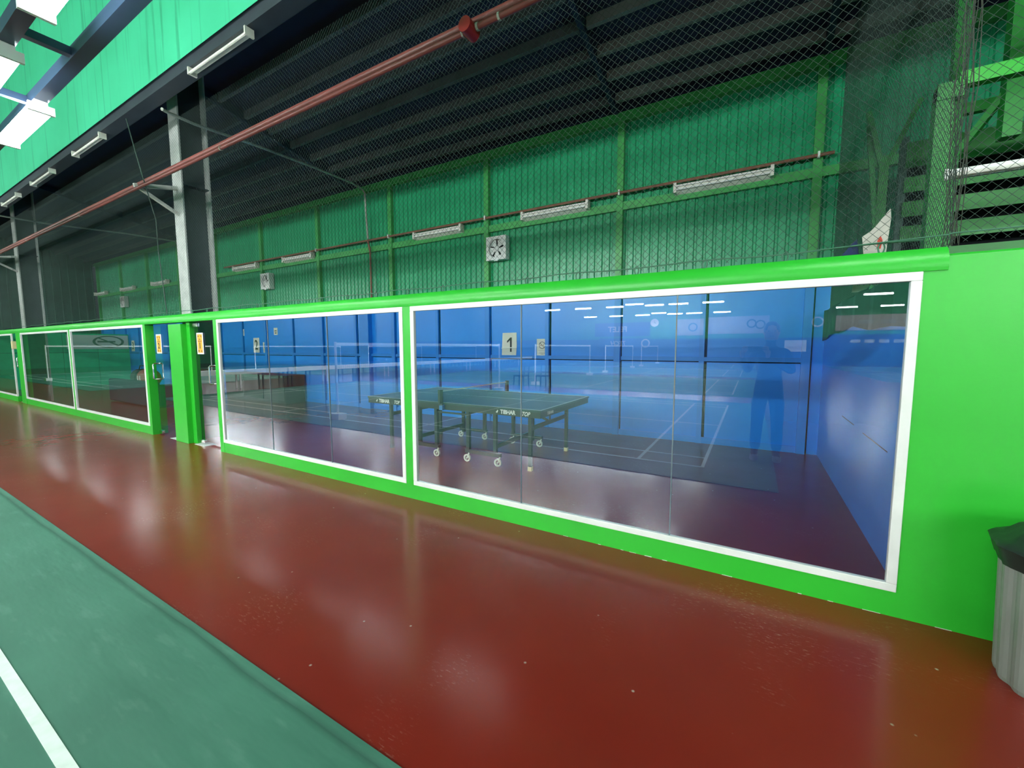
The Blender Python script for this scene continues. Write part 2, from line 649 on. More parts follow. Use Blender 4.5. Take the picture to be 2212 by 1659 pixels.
# ---- glazed partition
wp = struct('wall_front', (0, 0, 0))
ZS, ZH = 0.14, 1.826     # window sill / head
for (a, b) in ((-6.37, -2.79), (-2.79, 0.724)):
    obj('plinth', MB().box(a, b, 0.0, 0.1, 0, ZS), 'green_paint', wp)
obj('plinth', MB().box(-16.2, -8.67, 0.0, 0.1, 0, ZS), 'green_paint', wp)
obj('plinth', MB().box(-25.3, -17.1, 0.0, 0.1, 0, ZS), 'green_paint', wp)
obj('mullion', MB().box(-2.835, -2.74, -0.004, 0.03, ZS, ZH), 'green_paint', wp)
obj('mullion', MB().box(-6.37, -6.27, -0.004, 0.03, 0, ZH), 'green_paint', wp)
obj('mullion', MB().box(-8.67, -8.585, -0.004, 0.11, 0, ZH), 'green_paint', wp)
obj('mullion', MB().box(-12.43, -12.33, -0.004, 0.03, ZS, ZH), 'green_paint', wp)
obj('pillar', MB().box(-7.72, -7.31, -0.012, 0.12, 0, 1.80), 'green_paint', wp, bevel=0.004)
obj('door_post', MB().box(-7.31, -7.2, 0.06, 0.12, 0, ZH), 'green_paint', wp)
obj('pillar', MB().box(-16.62, -16.2, -0.012, 0.12, 0, ZH), 'green_paint', wp, bevel=0.004)
# header beam, slightly rounded lower lip
m = MB()
sec = [(0.10-0.112*math.cos(math.radians(th)), 1.857+0.112*math.sin(math.radians(th))) for th in (-16, -8, 0, 8, 16, 24, 33, 42, 50)] + [(0.11, 1.945), (0.11, 1.826)]
m.poly([(-25.3, y, z) for y, z in sec], (25.3+0.81, 0, 0))
obj('header_beam', m, 'green_paint', wp, smooth=True)
m = MB().poly([(0.81, y, z) for y, z in [(0.0, 1.86), (0.0, 1.895), (0.012, 1.905), (0.11, 1.905), (0.11, 1.86)]], (4.9, 0, 0))
obj('header_beam', m, 'green_paint', wp)
obj('wall_panel', MB().box(0.724, 5.7, 0.0, 0.1, 0, 1.86), 'green_paint', wp)
m = MB()
xx = -1.2
while xx < 1.0:
    ll = random.uniform(0.015, 0.09)
    m.box(xx, xx+ll, -0.0015, 0.0, 0.0, random.uniform(0.0015, 0.004))
    xx += ll+random.uniform(0.03, 0.35)
obj('chipped_edge', m, 'paper', wp)


def window(n, x0, x1, joints, fw=0.045, left=True, rightf=True):
    wn = struct('window_%d' % n, ((x0+x1)/2, 0, ZS))
    yf0, yf1 = -0.010, 0.022
    z0, z1 = ZS, ZH
    obj('frame_rail', MB().box(x0, x1, yf0, yf1, z1-fw, z1), 'white_alu', wn, bevel=0.004)
    obj('frame_rail', MB().box(x0, x1, yf0, yf1, z0, z0+fw), 'white_alu', wn, bevel=0.004)
    if left:
        obj('frame_stile', MB().box(x0, x0+fw, yf0-0.001, yf1, z0+fw, z1-fw), 'white_alu', wn, bevel=0.004)
    if rightf:
        obj('frame_stile', MB().box(x1-fw, x1, yf0-0.001, yf1, z0+fw, z1-fw), 'white_alu', wn, bevel=0.004)
    xs = [x0+fw*0.6] + joints + [x1-fw*0.6]
    for a, b in zip(xs, xs[1:]):
        g = 0.0035
        obj('glass_pane', MB().quad((a+g, 0.004, z0+fw*0.6), (b-g, 0.004, z0+fw*0.6), (b-g, 0.004, z1-fw*0.6), (a+g, 0.004, z1-fw*0.6)), 'glass', wn)
    for j in joints:
        obj('glass_joint', MB().box(j-0.0035, j+0.0035, 0.0, 0.010, z0+fw*0.8, z1-fw*0.8), 'joint', wn)
    return wn


window(1, -2.74, 0.722, [-1.575, -0.43])
window(2, -6.27, -2.835, [-5.08, -3.955])
window(3, -16.2, -12.43, [])
window(4, -12.33, -8.67, [])
window(5, -24.9, -17.1, [-21.2])


def d_handle(parent, x, y, z0, z1):
    m = MB()
    for s in (-1, 1):
        m.tube([(x, y, z0), (x, y+s*0.05, z0), (x, y+s*0.065, z0+0.015), (x, y+s*0.065, z1-0.015), (x, y+s*0.05, z1), (x, y, z1)], 0.011, 8)
    obj('door_handle', m, 'chrome', parent, smooth=True)


def sticker(parent, x, z, numeral, label):
    s = obj('door_sticker', MB().box(x-0.095, x+0.095, 0.088, 0.091, z-0.155, z+0.155), 'white', parent)
    s['label'] = label
    obj('sticker_field', MB().box(x-0.07, x+0.07, 0.086, 0.088, z-0.135, z+0.135), 'orange', s)
    t = place(text_mb(numeral, 0.125, 0.002, bold=0.003), face_front(x, 0.085, z-0.035))
    obj('numeral', t, 'ink', s)
    m = MB()
    for (dx, dz, ww, hh) in ((-0.04, 0.105, 0.02, 0.022), (0.035, 0.11, 0.022, 0.01), (0.045, 0.098, 0.012, 0.022), (-0.04, -0.108, 0.022, 0.028), (0.04, -0.112, 0.02, 0.024), (0.0, 0.062, 0.045, 0.010), (0.0, 0.034, 0.095, 0.010)):
        m.box(x+dx-ww/2, x+dx+ww/2, 0.0848, 0.086, z+dz-hh/2, z+dz+hh/2)
    obj('sticker_print', m, 'brown_ink', s)


def door(n, x0, x1, hx, sx, numeral, lab):
    d = struct('door_%d' % n, ((x0+x1)/2, 0.1, 0))
    obj('glass_pane', MB().quad((x0+0.005, 0.1, 0.012), (x1-0.005, 0.1, 0.012), (x1-0.005, 0.1, 1.82), (x0+0.005, 0.1, 1.82)), 'glass', d)
    d_handle(d, hx, 0.1, 0.93, 1.19)
    # pivot patch fittings on the hinge side, lock patch on the other
    px = x0 if hx > (x0+x1)/2 else x1
    s = 1 if px == x0 else -1
    obj('patch_fitting', MB().box(min(px+s*0.02, px+s*0.17), max(px+s*0.02, px+s*0.17), 0.085, 0.115, 0.015, 0.065), 'chrome', d, bevel=0.003)
    obj('patch_fitting', MB().box(min(px+s*0.02, px+s*0.17), max(px+s*0.02, px+s*0.17), 0.085, 0.115, 1.755, 1.81), 'chrome', d, bevel=0.003)
    lx = x1 if px == x0 else x0
    obj('lock_patch', MB().box(min(lx, lx-s*0.11), max(lx, lx-s*0.11), 0.08, 0.12, 0.015, 0.06), 'chrome', d, bevel=0.003)
    obj('floor_spring_plate', MB().box(min(px+s*0.0, px+s*0.30), max(px+s*0.0, px+s*0.30), 0.02, 0.13, 0.0, 0.004), 'white_alu', d)
    if numeral:
        sticker(d, sx, 1.51, numeral, lab)
    return d


door(1, -8.585, -7.72, -8.50, -8.36, '2', 'orange and white door sticker with numeral 2')
door(2, -7.2, -6.37, -6.64, -6.98, '1', 'orange and white door sticker with numeral 1')
door(3, -17.1, -16.62, -17.0, 0, None, '')

# ---- steel columns behind the partition


def h_column(name, x0, x1, y0, y1, z1):
    s = struct(name, ((x0+x1)/2, (y0+y1)/2, 0))
    t = 0.02
    obj('flange', MB().box(x0, x1, y0, y0+t, 0, z1), 'steel_grey', s)
    obj('flange', MB().box(x0, x1, y1-t, y1, 0, z1), 'steel_grey', s)
    xm = (x0+x1)/2
    obj('web', MB().box(xm-0.012, xm+0.012, y0+t, y1-t, 0, z1), 'steel_dark', s)
    obj('stiffener_plate', MB().box(x0+0.01, x1-0.01, y0+t, y1-t, 3.85, 3.865), 'steel_dark', s)
    # outrigger bracket that carries the red pipe
    m = MB()
    m.bar((xm, y0, 3.80), (xm-0.02, -0.36, 3.69), 0.05, 0.05)
    m.bar((xm, y0, 3.42), (xm-0.02, -0.30, 3.67), 0.04, 0.04)
    obj('pipe_bracket', m, 'steel_grey', s)
    return s


h_column('column', -7.62, -7.33, 0.14, 0.52, 5.6)
h_column('column', -16.75, -16.45, 0.14, 0.52, 5.6)
# ---- fascia above, eaves beam, lean-to roof with purlins
fs = struct('wall_upper', (0, -0.3, 4.84))
m = MB()
nx = 520
X0, X1 = -42.0, 10.0
for k in range(nx):
    xa = X0+(X1-X0)*k/nx
    xb = X0+(X1-X0)*(k+1)/nx
    pa = 0.022*math.sin(2*PI*xa/0.2)
    pb = 0.022*math.sin(2*PI*xb/0.2)
    m.quad((xa, -0.33+pa, 4.845), (xb, -0.33+pb, 4.845), (xb, -0.33+pb, 10.5), (xa, -0.33+pa, 10.5))
o = obj('corrugated_fascia', m, 'fascia', fs, smooth=True)
eb = struct('eaves_beam', (0, -0.3, 4.66))
obj('beam_web', MB().box(-42, 10, -0.30, -0.275, 4.66, 4.92), 'steel_dark', eb)
obj('beam_flange', MB().box(-42, 10, -0.36, -0.20, 4.655, 4.675), 'steel_dark', eb)
lr = struct('ceiling', (0, 2, 5.3))
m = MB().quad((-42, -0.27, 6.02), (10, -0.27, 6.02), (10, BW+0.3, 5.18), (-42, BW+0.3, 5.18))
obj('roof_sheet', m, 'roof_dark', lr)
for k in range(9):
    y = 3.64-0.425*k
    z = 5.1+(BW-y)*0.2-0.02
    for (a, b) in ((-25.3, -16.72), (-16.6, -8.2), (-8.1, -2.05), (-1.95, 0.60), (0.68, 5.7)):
        obj('purlin', MB().box(a, b, y-0.03, y+0.03, z, z+0.12), 'purlin' if a > -2 else ('purlin_half_lit' if a > -8.2 else 'purlin_shaded'), lr)
for x in (-16.66, -8.15, -2.0, 0.64):
    obj('rafter', MB().bar((x, 0.1, 5.92), (x, BW, 5.16), 0.07, 0.22), 'roof_dark', lr)

# ---- the hall behind the photographer (seen in the glass)
hw = struct('wall_far', (0, -38.5, 0))
obj('wall_sheet', MB().box(-44, 27, -38.7, -38.5, 2.2, 10.5), 'hall_wall', hw)
obj('lower_wall', MB().box(-44, 27, -38.7, -38.48, 0, 2.2), 'hall_dado', hw)
h2 = struct('wall_hall_left', (-43, -20, 0))
obj('wall_sheet', MB().box(-43.4, -43, -38.6, 0, 0, 10.5), 'hall_wall', h2)
h3 = struct('wall_hall_right', (26, -20, 0))
obj('wall_sheet', MB().box(26, 26.3, -38.6, 0, 0, 10.5), 'hall_wall', h3)
hr = struct('ceiling_hall', (0, -20, 10))
obj('roof_sheet', MB().box(-43.4, 26.3, -38.7, -0.25, 10.5, 10.6), 'hall_roof', hr)
wx = struct('wall_annex_right', (5.7, 2, 0))
obj('wall_sheet', MB().box(5.7, 5.8, 0, BW+0.2, 0, 6), 'green_dark', wx)
wc = struct('wall_partition_return', (9.0, 0, 0))
obj('wall_sheet', MB().box(5.7, 26, 0, 0.1, 0, 10.5), 'green_paint', wc)
wl = struct('wall_partition_left', (-34, 0, 0))
obj('wall_sheet', MB().box(-43.4, -25.3, 0, 0.1, 0, 6), 'green_paint', wl)

# ================================================================== COURTS
COURT_ROWS = [-2.5-8.75*k for k in range(4)]       # near sideline y
COURT_COLS = {'middle': -7.16, 'right': 12.24, 'left': -26.56}
ORD = ['nearest the glass partition', 'second from the glass partition', 'third from the glass partition', 'by the far hall wall']


def court_mat(cx, y0, label):
    t = thing('court_mat', (cx, y0, 0), label, 'court mat', 'teal badminton court mats')
    obj('mat_sheet', MB().box(cx-7.45, cx+7.45, y0-6.75, y0+0.58, 0.0005, 0.006), 'mat', t)
    zt, zb = 0.0085, 0.006
    h = 0.02
    L = 6.7

    def ln(a, b, c, d):
        obj('court_line', MB().box(a, b, c, d, zb, zt), 'line_white', t)
    for dy in (0.0, -0.46, -5.64, -6.10):
        ln(cx-L, cx+L, y0+dy-h, y0+dy+h)
    for dx in (-L, -L+0.76, -1.98, 1.98, L-0.76, L):
        ln(cx+dx-h, cx+dx+h, y0-6.10, y0)
    for s in (-1, 1):
        a, b = sorted((cx+s*1.98, cx+s*L))
        ln(a, b, y0-3.05-h, y0-3.05+h)
    return t


def badminton_net(cx, y0, label):
    t = thing('badminton_net', (cx, y0, 0), label, 'net', 'badminton nets across the courts')
    for y in (y0+0.02, y0-6.12):
        m = MB().tube([(cx, y, 0.1), (cx, y, 1.56)], 0.025, 10)
        o = obj('net_post', m, 'white', t, smooth=True)
        s = 1 if y > y0-1 else -1
        obj('post_base', MB().box(cx-0.14, cx+0.14, y-0.1, y+0.1, 0.009, 0.13), 'white', o, bevel=0.01)
    obj('net_tape', MB().box(cx-0.006, cx+0.006, y0-6.1, y0, 1.485, 1.545), 'white', t)
    m = MB()
    for k in range(122):
        y = y0-6.1*k/121
        m.tube([(cx, y, 0.79), (cx, y, 1.485)], 0.0016, 3, False)
    for k in range(14):
        z = 0.79+0.695*k/13
        m.tube([(cx, y0, z), (cx, y0-6.1, z)], 0.0016, 3, False)
    obj('net_mesh', m, 'net_dark', t, kind='stuff')
    return t


mat0 = net0 = None
for cn, cx in COURT_COLS.items():
    for k, y0 in enumerate(COURT_ROWS):
        lab = 'teal badminton court mat with white lines, %s court column, %s' % (cn, ORD[k])
        lab2 = 'badminton net with white tape on the %s court, %s' % (cn, ORD[k])
        if mat0 is None:
            mat0 = court_mat(cx, y0, 'teal green badminton court mat with white lines bordering the red aisle')
            net0 = badminton_net(cx, y0, 'badminton net with white tape on the court beside the red aisle')
        else:
            copy_tree(mat0, (cx, y0, 0), lab)
            copy_tree(net0, (cx, y0, 0), lab2)

# ================================================================== LAMPS


def batten(name, loc, label, group, material, lx=1.2, wide=0.13):
    x, y, z = loc
    t = thing(name, loc, label, 'ceiling light', group)
    obj('lamp_housing', MB().box(x-lx/2-0.03, x+lx/2+0.03, y-wide/4, y+wide/4, z+0.05, z+0.08), 'white', t)
    sec = [(-wide/4, 0.05), (-wide/2+0.004, 0.022), (-wide/2+0.015, -0.004), (-wide/4, -0.02), (wide/4, -0.02), (wide/2-0.015, -0.004), (wide/2-0.004, 0.022), (wide/4, 0.05)]
    obj('lamp_diffuser', MB().poly([(x-lx/2, y+a, z+b) for a, b in sec], (lx, 0, 0)), material, t)
    for s in (-1, 1):
        xa = x+s*(lx/2)
        obj('end_cap', MB().box(min(xa, xa+s*0.03), max(xa, xa+s*0.03), y-wide/2, y+wide/2, z-0.024, z+0.05), 'white', t)
    return t


# lighting frame hung over the edge of the aisle
LZ = 3.62
fr = thing('lighting_frame', (-8, -1.75, LZ), 'dark blue steel ladder frame hung over the aisle carrying bright battens', 'lighting frame')
BY1, BY2 = -1.57, -1.91
for y in (BY1, BY2):
    obj('frame_rail', MB().box(-30, 6.5, y-0.045, y+0.045, LZ+0.08, LZ+0.17), 'truss_blue', fr)
x = -29.5
kx = 0
while x < 6:
    obj('frame_strut', MB().box(x-0.03, x+0.03, BY2+0.045, BY1-0.045, LZ+0.095, LZ+0.155), 'truss_blue', fr)
    x += 1.24
for x in (-26, -20, -14, -8, -2, 4):
    for y in (BY1, BY2):
        obj('hanger_wire', MB().tube([(x, y, LZ+0.17), (x, y, 10.5)], 0.004, 4), 'steel_grey', fr)
near_x = [-22.4, -17.8, -13.2, -8.65, -6.35, 1.0, 3.2]
lamp0 = None
NL = ['farthest left', 'second from left', 'third from left', 'left of the pillar', 'nearest the red pipe, beside the green fascia', 'right of it overhead', 'rightmost overhead']
for x, nl in zip(near_x, NL):
    lab = 'bright batten under the blue frame rail, %s' % nl
    if lamp0 is None:
        lamp0 = batten('batten_light', (x, BY1, LZ), lab, 'battens on the lighting frame', 'lamp_near', 1.2, 0.17)
    else:
        copy_tree(lamp0, (x, BY1, LZ), lab)
for x, nl in ((-3.5, 'at the top left corner of the photo'), (-5.5, 'cut by the left photo edge'), (-15.5, 'far left')):
    copy_tree(lamp0, (x, BY2, LZ), 'bright batten light under the outer frame rail, %s' % nl)

hall0 = far0 = None
xs_mid = [-13.6, -11.1, -8.7, -7.3, -5.95, -4.4, -2.3]
for r, y in enumerate((-9.4, -18.15, -26.9, -35.65)):
    for ci, (cn, dx) in enumerate((('middle', 0.0), ('right', 19.4), ('left', -19.4))):
        for k, x in enumerate(xs_mid):
            if cn == 'left' and (k < 2 or r >= 2):
                continue
            zl = 4.3 + (0.12 if k == 3 else 0)
            lab = 'bright batten, %s lamp row of the hall, %s over the %s courts' % (('second', 'third', 'fourth', 'last')[r], ('first', 'second', 'third', 'fourth', 'fifth', 'sixth', 'seventh')[k], cn)
            if r >= 2:
                if far0 is None:
                    far0 = batten('hall_light', (x, y, 4.3), lab, 'hall battens reflected in the glass', 'lamp_far', 1.22, 0.2)
                else:
                    copy_tree(far0, (x+dx, y, zl), lab)
            elif hall0 is None:
                hall0 = batten('hall_light', (x, y, 4.3), lab, 'hall battens reflected in the glass', 'lamp', 1.22, 0.2)
            else:
                copy_tree(hall0, (x+dx, y, zl), lab)

# blue strap and cord beside the near lamp
P = [(-7.9, -1.9, 3.62), (-7.5, -1.85, 3.66), (-7.15, -1.75, 3.66), (-6.99, -1.70, 3.63)]
m = MB()
for a, b in zip(P, P[1:]):
    m.bar(a, b, 0.02, 0.075)
tag(obj('blue_strap', m, 'strap_blue'), 'short blue strap arching onto the bright lamp over the aisle', 'strap')
m = MB().tube([(-6.55, -1.8, 3.75), (-6.57, -1.79, 3.72), (-6.6, -1.74, 3.66), (-6.58, -1.72, 3.60)], 0.006, 5)
tag(obj('lamp_cord', m, 'white'), 'thin white cord dangling beside the bright lamp over the aisle', 'cord')

# unlit tube fixtures under the eaves beam


def open_batten(name, loc, label, group):
    x, y, z = loc
    t = thing(name, loc, label, 'ceiling light', group)
    obj('lamp_housing', MB().box(x-0.61, x+0.61, y-0.02, y+0.02, z+0.02, z+0.06), 'dusty_white', t, bevel=0.004)
    for s in (-1, 1):
        obj('lamp_holder', MB().box(x+s*0.60-0.012, x+s*0.60+0.012, y-0.07, y+0.02, z-0.02, z+0.06), 'dusty_white', t)
    obj('tube', MB().tube([(x-0.59, y-0.05, z), (x+0.59, y-0.05, z)], 0.015, 8), 'dusty_white', t, smooth=True)
    return t


ex = [-5.12, -9.15, -11.6, -13.9]
en = ['nearest, right of the steel column', 'left of the steel column', 'third along the beam', 'farthest']
o0 = None
for x, nm in zip(ex, en):
    lab = 'unlit tube light under the dark eaves beam, %s' % nm
    o0 = open_batten('tube_light', (x, -0.31, 4.59), lab, 'unlit tubes under the eaves beam') if o0 is None else copy_tree(o0, (x, -0.31, 4.59), lab) and o0

# unlit fixtures on the green back wall
fxs = [-0.48, -3.04, -5.62, -10.3, -12.81, -15.2, -18.5, -21.4, -24.3]
fn = ['largest and rightmost', 'second from right', 'third from right, left of the fan', 'fourth from right', 'fifth from right', 'behind the steel column', 'left of the steel column', 'eighth from right', 'leftmost']
b0 = None
for x, nm in zip(fxs, fn):
    lab = 'unlit white fitting on the green back wall, %s' % nm
    if b0 is None:
        t = b0 = thing('wall_light', (x, BW-0.06, 3.78), lab, 'wall light', 'unlit fittings along the green back wall')
        obj('lamp_housing', MB().poly([(x-0.625, BW-0.04+a, 3.78+b) for a, b in ((0, -0.085), (-0.07, -0.05), (-0.085, -0.01), (-0.085, 0.035), (0, 0.06))], (1.25, 0, 0)), 'dusty_white', t)
        for dz in (-0.035, 0.012):
            obj('tube', MB().tube([(x-0.59, BW-0.14, 3.78+dz), (x+0.59, BW-0.14, 3.78+dz)], 0.013, 8), 'white', t, smooth=True)
        for s in (-1, 1):
            obj('end_cap', MB().box(x+s*0.605-0.02, x+s*0.605+0.02, BW-0.155, BW-0.04, 3.70, 3.84), 'dusty_white', t)
    else:
        copy_tree(b0, (x, BW-0.06, 3.78), lab)

# exhaust fans
f0 = None
for x, nm in ((-4.2, 'right one beside the post'), (-11.8, 'middle one, right of the steel column'), (-21.95, 'left one, far beyond the steel column')):
    lab = 'square white exhaust fan on the green back wall, %s' % nm
    if f0 is None:
        z = 3.285
        R = 0.165
        y = BW-0.10
        t = f0 = thing('exhaust_fan', (x, y, z), lab, 'fan', 'exhaust fans on the green back wall')
        # square face plate with a round hole
        m = MB()
        N = 32
        sq = []
        for k in range(N):
            a_ = 2*PI*k/N
            ca, sa = math.cos(a_), math.sin(a_)
            sc_ = 0.215/max(abs(ca), abs(sa))
            sq.append((ca*sc_, sa*sc_))
        for k in range(N):
            k2 = (k+1) % N
            c0, c1 = (R*math.cos(2*PI*k/N), R*math.sin(2*PI*k/N)), (R*math.cos(2*PI*k2/N), R*math.sin(2*PI*k2/N))
            a0, a1 = sq[k], sq[k2]
            m.quad((x+c0[0], y-0.03, z+c0[1]), (x+a0[0], y-0.03, z+a0[1]), (x+a1[0], y-0.03, z+a1[1]), (x+c1[0], y-0.03, z+c1[1]))
            m.quad((x+a0[0], y-0.03, z+a0[1]), (x+a0[0], y+0.10, z+a0[1]), (x+a1[0], y+0.10, z+a1[1]), (x+a1[0], y-0.03, z+a1[1]))
            m.quad((x+c0[0], y-0.03, z+c0[1]), (x+c1[0], y-0.03, z+c1[1]), (x+c1[0], y+0.06, z+c1[1]), (x+c0[0], y+0.06, z+c0[1]))
        obj('fan_housing', m, 'white', t)
        obj('fan_duct', MB().lathe([(R, 0), (R, 0.01)], 24) and place(MB().lathe([(R, 0), (R, 0.012)], 24), lambda a, b, c: (x+a, y+0.05+c, z+b)), 'fan_black', t)
        for k in range(5):
            a0 = PI/2*3 + 2*PI*k/5
            m = MB()
            w1 = 0.56 if k in (2, 3) else (0.40 if k == 0 else 0.50)
            pts = [(0.03, -0.6), (0.09, -w1), (R-0.016, -w1), (R-0.006, -w1*0.5), (R-0.006, w1*0.5), (R-0.016, w1), (0.09, w1*0.9), (0.03, 0.6)]
            loop = []
            for (rr_, da) in pts:
                an = a0+da
                loop.append((x+rr_*math.cos(an), y+0.01+0.02*math.sin(da), z+rr_*math.sin(an)))
            m.poly(loop, (0, 0.004, 0))
            obj('fan_blade', m, 'white', t)
        obj('fan_hub', place(MB().lathe([(0.045, 0), (0.045, 0.02), (0.03, 0.03)], 16), lambda a, b, c: (x+a, y+0.01-c, z+b)), 'white', t)
        obj('pull_tab', MB().box(x-0.04, x+0.04, y-0.03, y-0.015, z-0.235, z-0.215), 'white', t)
    else:
        copy_tree(f0, (x, BW-0.10, 3.285), lab)

# ================================================================== PIPES
t = thing('sprinkler_pipe', (-6, -0.3, 3.7), 'red pipe pair running the whole length above the glass partition', 'pipe')
obj('pipe_run', MB().tube([(-30, -0.3, 3.715), (6, -0.3, 3.715)], 0.03, 12), 'red_pipe', t, smooth=True)
obj('pipe_run', MB().tube([(-30, -0.33, 3.655), (6, -0.33, 3.655)], 0.021, 10), 'red_pipe', t, smooth=True)
obj('red_valve', MB().tube([(-1.80, -0.40, 3.655), (-1.80, -0.28, 3.655)], 0.05, 18), 'red_valve', t, smooth=True)
for x in (-1.86, -1.735, -1.56, -5.2, -9.8, -13):
    obj('pipe_clamp', MB().tube([(x-0.008, -0.33, 3.655), (x+0.008, -0.33, 3.655)], 0.026, 10), 'conduit', t)
t = thing('wall_pipe', (-4, BW-0.1, 3.85), 'thin brown conduit along the green back wall above the unlit fittings', 'pipe')
obj('pipe_run', MB().tube([(-14, BW-0.09, 3.87), (0.78, BW-0.09, 3.87)], 0.022, 8), 'brown_pipe', t, smooth=True)
obj('pipe_drop', MB().tube([(-7.66, BW-0.09, 3.87), (-7.60, BW-0.09, 3.6), (-7.60, BW-0.09, 2.3)], 0.022, 8), 'brown_pipe', t, smooth=True)
for x in POSTX[:5]:
    obj('pipe_clip', MB().box(x-0.012, x+0.012, BW-0.12, BW-0.06, 3.83, 3.91), 'white', t)
m = MB().tube([(-6.95, -0.18, 4.62), (-7.0, -0.1, 4.63), (-7.1, 0.25, 4.66), (-7.25, 1.2, 4.78), (-7.45, 2.4, 4.9), (-7.62, 3.4, 4.98), (-7.70, 3.75, 4.97), (-7.71, BW-0.09, 4.9), (-7.70, BW-0.09, 4.5), (-7.66, BW-0.09, 3.9)], 0.021, 8)
tag(obj('conduit', m, 'conduit', smooth=True), 'pale conduit crossing from the eaves beam to the back wall right of the steel column', 'conduit')
m = MB().tube([(-16.0, -0.2, 4.66), (-16.2, 0.6, 4.7), (-16.6, 2.4, 4.9), (-16.8, 3.7, 4.98), (-16.8, BW-0.09, 4.8), (-16.8, BW-0.09, 3.9)], 0.021, 8)
tag(obj('conduit', m, 'conduit', smooth=True), 'dim conduit crossing to the back wall left of the near steel column', 'conduit')

# ================================================================== NETS


def net_plane(x0, x1, z0, z1, fn, step=0.047, r=0.00115):
    """two families of diagonal cords clipped to the rectangle; fn maps (u, z) to a point"""
    m = MB()
    h = z1-z0
    u = x0-h
    while u < x1:
        for s in (1, -1):
            # z = z0 + (x-u) rising, or z = z1 - (x-u)
            xa, xb = max(u, x0), min(u+h, x1)
            if xb-xa > 0.01:
                za = z0+(xa-u) if s > 0 else z1-(xa-u)
                zb = z0+(xb-u) if s > 0 else z1-(xb-u)
                m.tube([fn(xa, za), fn(xb, zb)], r, 3, False)
        u += step
    return m


o = obj('safety_net', net_plane(-25.2, 5.6, 1.965, 4.66, lambda u, z: (u, 0.05, z)), 'net', kind='stuff')
tag(o, 'grey green diamond mesh net stretched above the green partition beam', 'net')
o = obj('safety_net', net_plane(0.08, BW-0.1, 1.95, 5.05, lambda u, z: (0.835, u, z), 0.040, 0.0014), 'net', kind='stuff')
tag(o, 'mesh net running back from the beam end to the rear wall, seen edge on', 'net')
# gathered net hanging at the corner
m = MB()
for k in range(12):
    x = 0.85+random.uniform(-0.02, 0.035)
    y = 0.10+random.uniform(0, 0.10)
    pts = []
    for i in range(9):
        z = 1.97+(4.9-1.97)*i/8
        pts.append((x+0.02*math.sin(i*1.7+k), y+0.02*math.cos(i*1.3+k*2), z))
    m.tube(pts, 0.0022, 3, False)
o = obj('gathered_net', m, 'net_dark', kind='stuff')
tag(o, 'dark gathered bunch of netting hanging at the corner above the beam end', 'net')
# bottom rope with loops
t = thing('net_rope', (-5, 0.03, 1.98), 'thin green rope lacing the net foot to the top of the partition beam', 'rope')
pts = [(-16.2+0.18*i, 0.03+0.006*math.sin(i*2.1), 1.985+0.006*math.sin(i*1.3)) for i in range(95)]
obj('rope_run', MB().tube(pts, 0.0045, 5), 'rope', t, smooth=True)
x = -7.0
while x < 0.85:
    m = MB()
    lp = [(x+0.014*math.cos(a_), 0.03, 1.965+0.028*math.sin(a_)) for a_ in [PI*2*i/8 for i in range(9)]]
    m.tube(lp, 0.004, 5, False)
    obj('rope_loop', m, 'rope', t)
    x += 0.42
m = MB().tube([(0.3, 0.02, 1.985), (0.8, 0.0, 1.995), (0.815, 0.0, 2.0), (1.6, 0.02, 2.0), (4, 0.02, 2.0)], 0.0035, 6)
tag(obj('net_cable', m, 'rope', smooth=True), 'thin pale cable along the top of the partition at the far right', 'cable')
m = MB().tube([(-7.75, -0.30, 4.655), (-7.45, -0.34, 4.2), (-7.19, -0.36, 3.74), (-7.55, -0.12, 3.3), (-7.88, 0.0, 2.9), (-7.80, 0.02, 1.97)], 0.007, 5)
tag(obj('net_edge_cord', m, 'net'), 'slack net cord falling from the eaves past the pipe bracket to the column foot', 'cord')

# ================================================================== RIGHT ANNEX FRAME
t = thing('steel_frame', (1.2, 1.2, 0), 'bright green steel post and beam frame behind the netting at far right', 'steel frame')
obj('frame_post', MB().box(0.868, 0.945, 0.60, 0.68, 0, 2.95), 'green_frame', t)
obj('frame_beam', MB().box(0.868, 0.98, 0.592, 0.66, 2.88, 2.97), 'green_frame', t)
obj('frame_beam', MB().box(0.955, 5.6, 0.585, 0.65, 2.935, 3.01), 'green_paint', t)
t = thing('steel_frame', (1.6, 1.9, 0), 'darker green posts and braces deeper behind the far right netting', 'steel frame')
obj('frame_post', MB().box(1.29, 1.37, 1.95, 2.03, 0, 5.2), 'green_frame', t)
obj('frame_post', MB().box(1.53, 1.63, 1.75, 1.85, 3.0, 5.3), 'green_frame', t)
obj('frame_beam', MB().box(1.29, 5.6, 2.0, 2.06, 3.32, 3.40), 'green_frame', t)
obj('frame_brace', MB().bar((1.33, 1.98, 2.95), (1.62, 1.80, 3.45), 0.045, 0.045), 'green_frame', t)
obj('frame_brace', MB().bar((1.62, 1.80, 3.35), (2.1, 1.80, 2.75), 0.05, 0.05), 'green_frame', t)
t = thing('forked_post', (1.02, 2.5, 0), 'green post with Y shaped braces seen through the side net', 'post')
obj('frame_post', MB().box(0.975, 1.045, 2.47, 2.53, 0, 3.22), 'green_frame', t)
obj('frame_brace', MB().bar((1.0, 2.5, 3.15), (0.87, 2.5, 3.70), 0.04, 0.04), 'green_dull', t)
obj('frame_brace', MB().bar((1.02, 2.5, 3.15), (1.24, 2.5, 3.72), 0.04, 0.04), 'green_frame', t)
obj('frame_brace', MB().bar((0.98, 2.5, 2.6), (0.89, 2.55, 3.60), 0.04, 0.04), 'green_dull', t)
t = thing('slatted_boards', (3, 3.0, 2.2), 'row of wide green boards with dark gaps behind the far right netting', 'boards')
